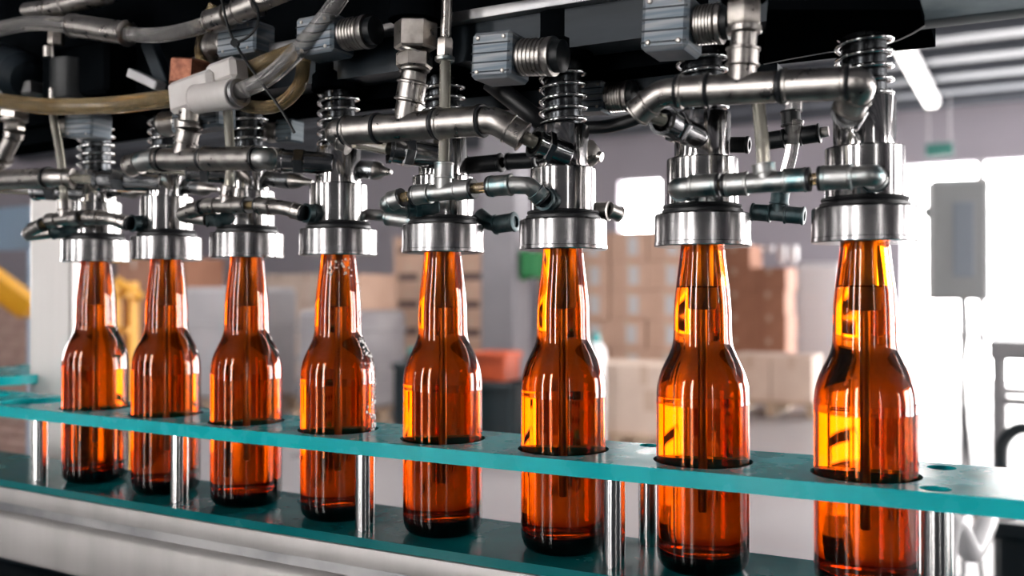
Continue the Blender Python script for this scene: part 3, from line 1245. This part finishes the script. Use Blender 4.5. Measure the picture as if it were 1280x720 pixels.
def connector(t, p0, p1, r, mat, name='connector'):
    """threaded port with hex and open collar from p0 (in the head) to p1 (open end)"""
    d = p1 - p0
    m = MB()
    plain(m, p0, p0 + d * .58, r * .92)
    o_ = part(name, m, mat, t)
    m = MB()
    hexnut(m, p0 + d * .52, p0 + d * .74, r * 1.12)
    part('hex_collar', m, mat, o_, t)
    m = MB()
    m.lathe([(r * .9, 0), (r * .95, 0), (r * .95, d.length * .2), (r * 1.05, d.length * .22), (r * 1.05, d.length * .28), (r * .8, d.length * .28), (r * .75, d.length * .12)],
            p0 + d * .72, d, seg=28, cap1=False)
    part('open_ring', m, mat, o_, t)
    return o_


def lerp(a, b, t):
    return a + (b - a) * t


def seal(t, p, d, r):
    m = MB()
    d = d.normalized()
    m.lathe([(r * .7, -.0011), (r * .98, -.0011), (r * 1.02, 0), (r * .98, .0011), (r * .7, .0011)], p, d, seg=24)
    part('seal_ring', m, blackrub, t)


# ---- upper liquid manifolds (pairs of heads)
def upper_manifold(label, run, tee_at, r, left_tail, right_tail, riser, mat=satin, elbow_mat=None):
    """run: points left to right of the main pipe; tee_at: fraction; tails: points from the run end to the head port"""
    a, b = run
    t = thing('feed_manifold', a, label, 'pipe', 'upper feed pipes')
    c_ = lerp(a, b, tee_at)
    L = (b - a).length
    m = MB()
    coupling(m, lerp(a, b, .10), lerp(a, b, tee_at - .17), r)
    part('coupling', m, mat, t)
    m = MB()
    d = (b - a).normalized()
    plain(m, lerp(a, b, tee_at - .185), lerp(a, b, tee_at + .18), r * .97)
    up = riser[0] - c_
    plain(m, c_, lerp(c_, riser[0], .55), r * .88)
    part('tee_fitting', m, mat, t)
    m = MB()
    m.lathe([(r * .75, 0), (r * .96, 0), (r * .96, .003), (r * .75, .003)], lerp(a, b, tee_at + .18), d, seg=24)
    m.lathe([(r * .8, .0), (r * .8, .012)], lerp(a, b, tee_at + .17), d, seg=20)
    part('seal', m, blackrub, t)
    m = MB()
    coupling(m, lerp(a, b, tee_at + .21), lerp(a, b, .93), r)
    part('coupling', m, mat, t)
    for f_ in (.095, tee_at - .165, tee_at + .205, .935):
        seal(t, lerp(a, b, f_), d, r * 1.09)
    for k, (tail, end) in enumerate(((left_tail, a), (right_tail, b))):
        if not tail:
            continue
        inner = lerp(a, b, .12) if k == 0 else lerp(a, b, .90)
        m = MB()
        m.tube(bend([inner, end] + tail[:1], r * 1.5, 9), r * .9, 24)
        part('elbow', m, elbow_mat or mat, t)
        m = MB()
        e0 = end + (tail[0] - end) * .45
        coupling(m, e0, tail[0], r * .93)
        part('coupling', m, mat, t)
        if len(tail) > 1:
            m = MB()
            m.tube([lerp(end, tail[0], .9), tail[1]], r * .45, 16)
            part('clear_tube', m, glasstube, t)
            connector(t, tail[2], tail[1], r * 1.0, connm)
    # riser tube upwards
    m = MB()
    coupling(m, lerp(c_, riser[0], .55), riser[0], r * .98)
    part('riser_sleeve', m, mat, t)
    p = riser[0]
    for j, (q, rr, hx) in enumerate(riser[1:]):
        m = MB()
        if hx:
            hexnut(m, p, q, rr, phase=.35 * j + .1)
            part('hex_nut', m, nutmat, t)
        else:
            plain(m, p, q, rr)
            part('riser', m, housing if rr > .012 and j == len(riser) - 2 else mat, t)
        p = q
    return t


# pair of heads five and six
O = .052
upper_manifold('grey nickel feed pipe with hex nuts above the fifth and sixth heads',
               (W(416, 165, O), W(618, 150, O)), .47, .0108,
               [W(440, 178, .046), W(486, 186, .044), W(552, 197, .014)],
               [W(655, 172, .044), W(668, 178, .036), W(708, 195, .014)],
               [W(516, 102, O), (W(518, 90, O), .0095, False), (W(518, 86, O), .0115, False), (W(518, 66, O), .0135, True), (W(519, 62, O), .0120, False), (W(520, 27, O), .0160, True), (W(522, -30, O), .0205, False)])
# pair seven and eight, nearest
O = .085
upper_manifold('large blurred nickel feed pipe in front of the seventh and eighth heads',
               (W(826, 116, O), W(1078, 103, O)), .42, .0092,
               [W(796, 142, O - .004), W(828, 150, .060), W(872, 172, .014)],
               [W(1062, 136, .070), W(1060, 139, .060), W(1066, 150, .012)],
               [W(929, 60, O), (W(930, 42, O), .0075, False), (W(930, 33, O), .0100, False), (W(930, 2, O), .0105, True), (W(931, -30, O), .013, False)])
# pair three and four
O = .045
upper_manifold('nickel feed pipe with teal stained elbow by the third and fourth heads',
               (W(186, 199, O), W(332, 198, O)), .30, .0100,
               [W(162, 208, .045), W(236, 214, .034), W(298, 218, .012)],
               [W(345, 200, .035), W(350, 201, .034), W(418, 205, .012)],
               [W(236, 162, O), (W(236, 150, O), .0120, False), (W(236, 138, O), .006, False)], elbow_mat=satin_teal)
# pair one and two
O = .045
upper_manifold('nickel feed pipe crossing the left edge by the first two heads',
               (W(-60, 228, O), W(70, 222, O)), .22, .0100,
               [W(-74, 236, .04), W(44, 238, .032), W(110, 240, .012)],
               [W(92, 223, .036), W(122, 225, .034), W(204, 228, .012)],
               [W(4, 196, O), (W(16, 172, O), .008, False), (W(18, 164, O), .0095, False), (W(18, 152, O), .0095, True), (W(18, 148, O), .0125, False), (W(19, 136, O), .014, True)])


# ---- lower vent manifolds
def lower_manifold(label, pts, tee, r, riser, left, right, mat, ytube=yellowhose):
    """pts = run ends; tee = tee centre; riser = points of the thin tube; left, right = tails"""
    a, b = pts
    t = thing('vent_manifold', a, label, 'pipe', 'lower vent pipes')
    d = (b - a).normalized()
    m = MB()
    plain(m, tee - d * r * 2.4, tee + d * r * 2.4, r * .90)
    coupling(m, tee - d * r * 3.5, tee - d * r * 1.5, r * 1.04, lip=1.06)
    coupling(m, tee + d * r * 1.5, tee + d * r * 3.5, r * 1.04, lip=1.06)
    u = (riser[0] - tee)
    plain(m, tee, tee + u * .5, r * .86)
    part('tee_fitting', m, mat, t)
    seal(t, tee - d * r * 3.65, d, r * 1.04)
    seal(t, tee + d * r * 3.65, d, r * 1.04)
    m = MB()
    coupling(m, tee + u * .45, riser[0], r * 1.0, lip=1.05)
    part('riser_sleeve', m, mat, t)
    m = MB()
    m.tube(spline([tee + u * .7] + riser[1:], 6) if len(riser) > 2 else [tee + u * .7] + riser[1:], r * .60, 16)
    part('sight_tube', m, glasstube, t)
    # right: thin tube, coupling, knuckle, coupling, port
    m = MB()
    m.tube([tee + d * r * 3.3, lerp(right[0], right[1], .2)], r * .55, 14)
    part('hose_stub', m, ytube, t)
    m = MB()
    coupling(m, right[0], right[1], r * 1.05, lip=1.06)
    part('coupling', m, mat, t)
    seal(t, lerp(right[0], right[1], -.03), right[1] - right[0], r * 1.05)
    m = MB()
    k1 = lerp(right[2], right[3], .45)
    m.tube(bend([lerp(right[0], right[1], .85), right[2], k1], r * 1.2, 9), r * .88, 22)
    part('elbow', m, mat, t)
    m = MB()
    coupling(m, k1, right[3], r * .98, lip=1.06)
    part('coupling', m, mat, t)
    seal(t, lerp(k1, right[3], 1.05), right[3] - k1, r * .98)
    connector(t, right[4], lerp(right[4], right[3], .86), r * 1.12, tealfit)
    # left: stub, angled coupling, port below
    m = MB()
    m.tube([tee - d * r * 3.3, left[0]], r * .55, 14)
    part('hose_stub', m, ytube, t)
    m = MB()
    coupling(m, left[0], left[1], r * 1.02, lip=1.06)
    part('coupling', m, mat, t)
    seal(t, lerp(left[0], left[1], -.03), left[1] - left[0], r * 1.02)
    m = MB()
    m.tube(bend([lerp(left[0], left[1], .7), left[2], left[3]], r * 1.3, 9), r * .92, 22)
    part('elbow', m, mat, t)
    if len(left) > 4:
        connector(t, left[4], left[3], r * 1.08, tealfit)
    return t


O = .047
lower_manifold('small verdigris vent pipe before the fifth and sixth heads', (W(520, 244, O), W(612, 234, O)), W(554, 240, O), .0070,
               [W(555, 203, O), W(556, 120, O), W(557, 60, O)],
               [W(502, 247, O), W(488, 252, O), W(482, 256, O), W(508, 260, .034), W(548, 258, .018)],
               [W(613, 233, O), W(640, 231, O), W(662, 232, O - .004), W(677, 248, .036), W(694, 252, .018)], satin_teal)
O = .065
lower_manifold('verdigris-stained vent pipe in front of the seventh and eighth heads', (W(860, 234, O), W(1090, 218, O)), W(957, 228, O), .0068,
               [W(954, 205, O), W(951, 160, O), W(946, 115, O - .01)],
               [W(897, 231, O), W(862, 233, O), W(846, 235, O), W(850, 237, .045), W(870, 238, .015)],
               [W(1026, 223, O), W(1066, 221, O), W(1092, 219, O), W(1094, 224, .044), W(1092, 224, .018)], satin_teal)
O = .042
lower_manifold('small nickel vent pipe before the third and fourth heads', (W(255, 259, O), W(345, 257, O)), W(283, 257, O), .0068,
               [W(287, 232, O), W(288, 195, O), W(284, 130, O)],
               [W(252, 260, O), W(238, 264, O), W(224, 269, O), W(258, 273, .034), W(298, 274, .016)],
               [W(324, 257, O), W(341, 258, O), W(356, 260, O), W(377, 266, .038), W(408, 268, .014)], satin)
O = .042
lower_manifold('small nickel vent pipe before the first and second heads', (W(50, 282, O), W(135, 274, O)), W(82, 274, O), .0068,
               [W(80, 250, O), W(76, 200, O), W(66, 140, O)],
               [W(54, 281, O), W(42, 287, O), W(32, 294, O), W(66, 290, .034), W(104, 288, .016)],
               [W(110, 272, O), W(126, 272, O), W(141, 274, O), W(160, 279, .038), W(190, 280, .014)], satin)


# ---- fittings at the back of the heads
def back_tee(label, pts, stem, r, mat, tubes=()):
    a, b = pts
    c_ = (a + b) / 2
    t = thing('push_in_tee', c_, label, 'fitting', 'black push-in fittings behind the heads')
    m = MB()
    plain(m, lerp(a, b, .3), lerp(a, b, .7), r * .85)
    coupling(m, a, lerp(a, b, .38), r)
    coupling(m, lerp(a, b, .62), b, r)
    plain(m, c_, lerp(c_, stem, .6), r * .85)
    part('tee_body', m, mat, t)
    m = MB()
    coupling(m, lerp(c_, stem, .4), stem, r * 1.05)
    part('stem_collar', m, mat, t)
    for pts_, rr, mt in tubes:
        m = MB()
        m.tube(pts_, rr, 12)
        part('tube', m, mt, t)
    return t


O = -.03
back_tee('black push-in tee with upright stem between the last two heads', (W(955, 177, O), W(1026, 166, O)), W(988, 138, O), .0062, blackpl,
         [([W(945, 181, O), W(958, 177, O)], .0036, whitepl), ([W(1024, 166, O), W(1036, 164, O)], .0036, whitepl),
          ([W(992, 140, O), W(994, 95, O)], .006, clearhose)])
m = MB()
coupling(m, W(905, 181, O), W(937, 181, O), .0056)
single('push_in_coupling', m, blackpl, W(905, 181, O), 'short black coupling at the right side of the seventh head', 'fitting', 'black push-in fittings behind the heads')
O = -.025
back_tee('dark tee fitting with slanted clear tube beside the last head', (W(939, 265, O), W(1006, 270, O)), W(976, 238, O), .0058, tealfit,
         [([W(976, 240, O), W(988, 196, O), W(997, 150, O)], .0044, clearhose)])
m = MB()
coupling(m, W(742, 264, -.02), W(762, 264, -.02), .0066)
coupling(m, W(760, 262, -.02), W(775, 268, -.03), .0055)
single('back_fitting', m, satin, W(742, 264, -.02), 'nickel fitting sticking out right of the sixth head', 'fitting')
m = MB()
m.tube(bend([W(598, 268, -.03), W(612, 280, -.03), W(642, 277, -.03)], .01), .0062, 18)
coupling(m, W(618, 281, -.03), W(645, 277, -.03), .0074)
single('back_elbow', m, tealfit, W(598, 268, -.03), 'dark elbow fitting right behind the fifth head', 'fitting')
m = MB()
coupling(m, W(582, 207, -.025), W(628, 203, -.025), .0070)
single('push_in_coupling', m, blackpl, W(582, 207, -.025), 'black coupling right of the fifth head', 'fitting', 'black push-in fittings behind the heads')
m = MB()
coupling(m, W(634, 202, -.028), W(672, 200, -.028), .0064)
m.tube([W(624, 203, -.028), W(640, 202, -.028)], .0035, 10)
single('push_in_coupling', m, blackpl, W(634, 202, -.028), 'black coupling left of the sixth head', 'fitting', 'black push-in fittings behind the heads')
m = MB()
p0, p1 = W(728, 192, -.012), W(750, 196, -.012)
m.lathe([(.011, 0), (.011, .006), (.007, .011), (.004, .013), (.0035, .016)], p0, p1 - p0, seg=20)
single('bleed_plug', m, satin, p0, 'small nickel plug on the right side of the sixth head', 'plug')
m = MB()
m.tube([W(462, 268, -.02), W(505, 272, -.02)], .0048, 14)
coupling(m, W(484, 272, -.02), W(520, 277, -.02), .0064)
single('back_line', m, satin_teal, W(462, 268, -.02), 'thin vent line between the fourth and fifth heads', 'pipe')


def side_plug(px0, py0, px1, py1, label):
    p0, p1 = W(px0, py0, -.01), W(px1, py1, -.012)
    d_ = p1 - p0
    L = d_.length
    t_ = thing('side_plug', p0, label, 'plug', 'side plugs of the heads')
    m_ = MB()
    plain(m_, p0, p0 + d_ * .62, .0078)
    part('plug_body', m_, darkfit, t_)
    m_ = MB()
    m_.lathe([(.0078, L * .62), (.0066, L * .72), (.0040, L * .80), (.0034, L * .90), (.0022, L * .98), (0, L)], p0, d_, seg=24)
    part('nipple', m_, satin, t_)


side_plug(440, 211, 490, 215, 'grey side plug right of the fourth head')
side_plug(325, 222, 392, 228, 'dark side plug right of the third head')
side_plug(222, 231, 274, 237, 'dark side plug right of the second head')
side_plug(140, 236, 184, 240, 'dark side plug right of the first head')

# ------------------------------------------------------------------ machine top
t = thing('filler_housing', A(0, -.1, .16), 'black machine housing above the filling heads', 'housing')
part('housing_body', arc_bar(-.010, -.13, .183, .40, s0=-.95, s1=.40), housing, t)
part('lower_ledge', arc_bar(-.020, -.06, .166, .184, s0=-.95, s1=.36), housing, t)
o_ = part('beam_face', arc_bar(.018, -.012, .176, .204, s0=-.20, s1=.33), bluesteel, t)
part('beam_lip', arc_bar(.026, -.012, .2045, .2125, s0=-.20, s1=.33, bev=.001), greysteel, t)
part('rear_ledge', arc_bar(-.055, -.085, .152, .166, s0=.02, s1=.30), bluesteel, t)
# drum and end plate over the last head


def onz(px, py, z):
    d_ = ray(px, py)
    return V((0, 0, CAMZ)) + d_ * (z / d_.z)


c8 = A(S[7], 0, .165)
m = MB().lathe([(.024, .0), (.026, .002), (.026, .12)], c8 + V((0, 0, .006)), seg=48)
part('drum', m, housing, t)
ed = [onz(*q, .163) for q in ((955, 80), (985, 74), (1035, 65), (1075, 61), (1105, 56), (1125, 49), (1142, 41), (1156, 32))]
bk = [A(.43, -.03, .163), A(.28, -.03, .163)]
m = MB().prism([(q.x, q.y) for q in ed + [onz(1150, 12, .163), onz(960, 12, .163)]], CAMZ + .163, CAMZ + .169)
part('end_plate', m, housing, t)
m = MB().tube(ed, .0006, 6)
part('end_plate_edge', m, greysteel, t)
# grey slab at upper right
m = arc_bar(.0, -.02, .1685, .30, s0=.375, s1=.95, bev=.0012)
single('top_slab', m, roughslab, A(.6, -.01, .1685), 'weathered grey slab along the top right corner', 'slab')


# ---- actuator blocks
def actuator(label, body, rib, o, hb, rr, flip=False, mat=blockm):
    """body: left-mid and right-mid pixels of the block; rib: end pixel of the ribbed knob"""
    a, b = W(*body[0], o), W(*body[1], o)
    d = (b - a)
    L = d.length
    ex = d.normalized()
    ey = V((0, 0, 1)).cross(ex).normalized()
    ez = ex.cross(ey).normalized()
    t = thing('valve_actuator', (a + b) / 2, label, 'actuator', 'valve actuators along the beam')
    m = MB()
    m.box((a + b) / 2, (L, hb * .95, hb), axes=(ex, ey, ez), bev=hb * .08)
    bd = part('block', m, mat, t)
    for k in range(4):
        m = MB()
        m.box((a + b) / 2 + ez * hb * (-.36 + k * .2) - ey * hb * .478 * (1 if ey.y > 0 else -1), (L * .96, hb * .012, hb * .03), axes=(ex, ey, ez))
        part('groove', m, bluesteel, bd, t)
    for sx in (-.32, .32):
        for sz in (-.36, .36):
            m = MB()
            cpt_ = (a + b) / 2 + ez * hb * sz + ex * L * sx - ey * hb * .47 * (1 if ey.y > 0 else -1)
            m.lathe([(hb * .05, 0), (hb * .05, hb * .02), (hb * .03, hb * .035)], cpt_, -ey if ey.y > 0 else ey, seg=12)
            part('screw', m, satin, bd, t)
    p0, p1 = (a, W(*rib, o)) if flip else (b, W(*rib, o))
    d2 = p1 - p0
    LL = d2.length
    prof = [(rr * .9, 0)]
    nr = 6
    for k in range(nr):
        x0 = LL * (.06 + .58 * k / nr)
        x1 = LL * (.06 + .58 * (k + .55) / nr)
        prof += [(rr * .93, x0), (rr, x0 + LL * .012), (rr, x1), (rr * .93, x1 + LL * .012)]
    prof += [(rr * 1.04, LL * .68), (rr * 1.04, LL * .80), (rr * .8, LL * .82)]
    m = MB().lathe(prof, p0, d2, seg=36)
    part('ribbed_knob', m, satin, t)
    m = MB().lathe([(rr * .85, LL * .8), (rr * .85, LL), (rr * .6, LL * 1.06)], p0, d2, seg=28)
    part('end_cap', m, blackpl, t)
    return t


actuator('valve actuator with ribbed knob left of the sixth spring', ((602, 76), (651, 72)), (704, 70), .045, .0325, .0130)
actuator('large valve actuator with ribbed knob above the seventh head', ((812, 37), (870, 32)), (912, 28), .045, .036, .0125)
actuator('valve actuator with ribbed knob right of the clear hose', ((384, 52), (430, 44)), (470, 38), .045, .030, .0125)
actuator('valve actuator with lined block behind the black cable tie', ((284, 56), (332, 48)), (262, 60), .030, .0265, .0125, flip=True)
actuator('valve actuator half hidden below the white hose fitting', ((226, 152), (284, 142)), (202, 156), .028, .024, .0110, flip=True)
actuator('small valve actuator above the first spring', ((93, 158), (128, 158)), (78, 160), .022, .0245, .0090, flip=True)
actuator('small valve actuator behind, between the sixth and seventh springs', ((726, 124), (760, 122)), (794, 119), -.045, .0235, .0115)
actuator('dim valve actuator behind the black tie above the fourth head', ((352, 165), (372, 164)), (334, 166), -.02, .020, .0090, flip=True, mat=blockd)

# ------------------------------------------------------------------ hoses and fittings at upper left


def hose(name, pts, r, mat, label, n=8, group=None):
    m = MB()
    m.tube(spline(pts, n), r, 18)
    return single(name, m, mat, pts[0], label, 'hose', group, angle=60)


O = .060
hose('clear_hose', [W(-40, 46, O), W(0, 36, O), W(40, 29, O), W(92, 32, O)], .0072, clearhose, 'clear hose arching in from the top left edge')
hose('clear_hose', [W(156, 43, O), W(200, 44, O), W(240, 36, O), W(268, 26, O)], .0066, clearhose, 'clear hose between the two steel couplings at top left')
m = MB()
coupling(m, W(91, 32, O), W(160, 42, O), .0105)
single('hose_coupling', m, satin, W(91, 32, O), 'worn steel coupling on the clear hose at top left', 'coupling')
m = MB()
coupling(m, W(262, 28, O), W(286, 20, O), .0096)
plain(m, W(284, 20, O), W(300, 14, O), .0080)
coupling(m, W(296, 15, O), W(324, 4, O), .0092)
plain(m, W(322, 5, O), W(372, -16, O), .0070)
single('hose_coupling', m, satin, W(262, 28, O), 'slanted steel coupling right of the clear hose', 'coupling')
m = MB()
coupling(m, W(62, 11, O - .02), W(84, 6, O - .02), .0100)
plain(m, W(82, 6, O - .02), W(134, -6, O - .02), .0090)
plain(m, W(34, 14, O - .02), W(64, 10, O - .02), .0082)
single('steel_pipe', m, satin, W(62, 11, O - .02), 'slanted steel pipe cut by the top left corner', 'pipe')
hose('yellow_hose', [W(-30, 125, O), W(4, 127, O), W(60, 133, O), W(130, 132, O), W(180, 127, O), W(222, 122, O)], .0078, yellowhose, 'yellowed hose running from the left edge to the white fitting')
hose('clear_hose', [W(290, 118, O + .012), W(330, 100, O + .01), W(362, 74, O + .004), W(392, 40, O), W(420, 4, O), W(440, -30, O)], .0068, clearhose, 'thick milky clear hose climbing to the top from the white fitting')
hose('yellow_hose', [W(288, 124, O - .01), W(318, 134, O - .01), W(350, 130, O - .01), W(374, 106, O - .012), W(380, 74, O - .02)], .0056, yellowhose, 'yellowed hose loop below the clear hose')
hose('yellow_hose', [W(300, 92, O - .025), W(330, 78, O - .025), W(366, 64, O - .03), W(384, 58, O - .03)], .0064, yellowhose, 'short yellow hose behind the milky hose')
hose('yellow_hose', [W(262, 96, O - .03), W(252, 76, O - .03), W(252, 50, O - .03), W(268, 6, O - .03)], .0050, yellowhose, 'thin yellowed hose loop beside the rusty nut')
# white plastic Y fitting
a, b = W(222, 118, O), W(306, 112, O)
t = thing('hose_fitting', a, 'white plastic hose fitting joining the hoses at upper left', 'fitting')
m = MB()
ex = (W(300, 100, O) - W(220, 128, O)).normalized()
ey = V((0, 0, 1)).cross(ex).normalized()
ez = ex.cross(ey)
m.box(W(246, 117, O), (.052, .020, .028), axes=(ex, ey, ez), bev=.004)
part('fitting_body', m, whitepl, t)
m = MB()
coupling(m, W(246, 124, O + .008), W(296, 117, O + .012), .0118, lip=1.04)
part('front_socket', m, whitepl, t)
m = MB()
m.lathe([(.0105, 0), (.0112, .001), (.0112, .004), (.0085, .004), (.0080, .002)], W(296, 117, O + .012), W(300, 116, O + .012) - W(296, 117, O + .012), seg=28)
part('release_ring', m, greysteel, t)
m = MB()
m.box(W(284, 92, O - .006), (.034, .020, .020), axes=(ex, ey, ez), bev=.004)
part('upper_socket', m, whitepl, t)
m = MB()
plain(m, W(237, 136, O), W(236, 152, O), .0085)
part('bottom_stub', m, satin, t)
# rusty nut over it
m = MB()
hexnut(m, W(236, 108, O - .012), W(238, 76, O - .012), .0185, phase=.4)
single('hex_nut', m, rustnut, W(236, 108, O - .012), 'rusty red hex nut above the white hose fitting', 'nut')
# cable tie
m = MB()
m.tube(spline([W(276, -6, O + .012), W(284, 30, O + .012), W(294, 54, O + .012), W(310, 80, O + .014), W(330, 108, O + .014), W(352, 138, O + .012), W(368, 166, O + .01)], 6), .0011, 8)
m.tube(spline([W(294, 54, O + .012), W(310, 46, O + .012), W(322, 30, O + .01), W(320, 6, O + .008), W(300, -8, O + .006)], 6), .0011, 8)
m.lathe([(.0034, -.002), (.0034, .002)], W(294, 54, O + .012), V((0, 1, 0)), seg=10)
single('cable_tie', m, blackpl, W(294, 54, O + .012), 'thin black cable tie hanging around the hoses', 'tie')
# thin upright pipe with nuts above the fifth head
O = .047
t = thing('riser_pipe', W(557, 60, O), 'thin riser with small nuts left of the sixth actuator', 'pipe')
m = MB()
hexnut(m, W(556, 72, O), W(557, 48, O), .0062)
part('hex_nut', m, nutmat, t)
m = MB()
plain(m, W(557, 48, O), W(559, -20, O), .0042)
part('riser', m, satin, t)
m = MB()
plain(m, W(556, 77, O), W(556, 71, O), .0072)
part('collar', m, satin_teal, t)

# dark motor housings at upper left
t = thing('motor', W(10, 85, .03), 'dark blue-black motor housing at the left edge', 'motor')
m = MB()
p0, p1 = W(-40, 70, .03), W(36, 100, .03)
m.lathe([(.018, 0), (.026, .006), (.026, (p1 - p0).length - .012), (.018, (p1 - p0).length - .002), (.008, (p1 - p0).length)], p0, p1 - p0, seg=32)
part('motor_body', m, bluesteel, t)
m = MB().box(W(36, 112, .025), (.03, .02, .014), rot=ROT, bev=.002)
part('bracket', m, greysteel, t)
t = thing('black_valve_box', W(130, 92, .012), 'black valve box above the first two heads', 'box')
m = MB().box(W(118, 95, .0), (.10, .05, .052), rot=ROT, bev=.004)
part('box_body', m, housing, t)
m = MB().lathe([(.024, 0), (.025, .002), (.025, .04)], W(96, 128, .012), V((0, 0, 1)), seg=36)
part('box_drum', m, blackpl, t)
# light angled bracket
m = MB()
a, b = W(166, 92, .03), W(200, 108, .03)
ex = (b - a).normalized()
m.box((a + b) / 2, ((b - a).length * 1.05, .012, .008), axes=(ex, UV(0, 1), ex.cross(UV(0, 1)).normalized()), bev=.001)
single('angle_bracket', m, framem, (a + b) / 2, 'small pale bracket in the dark area left of the white fitting', 'bracket')
m = MB()
a, b = W(186, 52, .02), W(208, 108, .02)
ex = (b - a).normalized()
m.box((a + b) / 2, ((b - a).length, .01, .014), axes=(ex, UV(0, 1), ex.cross(UV(0, 1)).normalized()), bev=.001)
single('stay_bar', m, bluesteel, (a + b) / 2, 'slanted dark blue stay bar near the rusty nut', 'bar')
# thin rod with small nuts
t = thing('tie_rod', W(68, 60, .035), 'thin tie rod with nuts left of the black valve box', 'rod')
m = MB()
hexnut(m, W(70, 56, .035), W(71, 38, .035), .0075)
part('hex_nut', m, nutmat, t)
m = MB()
plain(m, W(60, 72, .035), W(60, 58, .035), .0045)
plain(m, W(66, 124, .035), W(66, 110, .035), .0042)
part('spacer', m, satin, t)
m = MB().tube([W(66, 140, .035), W(66, 56, .035)], .0012, 8)
part('rod', m, satin, t)
# black hoses behind
hose('black_hose', [W(612, 102, -.02), W(640, 124, -.025), W(668, 146, -.03), W(700, 168, -.045)], .0075, blackrub, 'black hose slanting behind the sixth head')
hose('black_hose', [W(720, 160, -.05), W(760, 158, -.05), W(800, 146, -.05), W(850, 120, -.05)], .0052, blackrub, 'black hose curving behind, between the sixth and seventh heads')
# small pale bracket and bolt on the beam
m = MB()
a = W(741, 18, .005)
m.box(a, (.008, .008, .012), rot=ROT, bev=.001)
m.box(W(752, 12, .0), (.014, .012, .010), rot=ROT, bev=.001)
single('beam_bracket', m, greysteel, a, 'small pale bracket bolted on top of the beam', 'bracket')
bpy.context.view_layer.update()
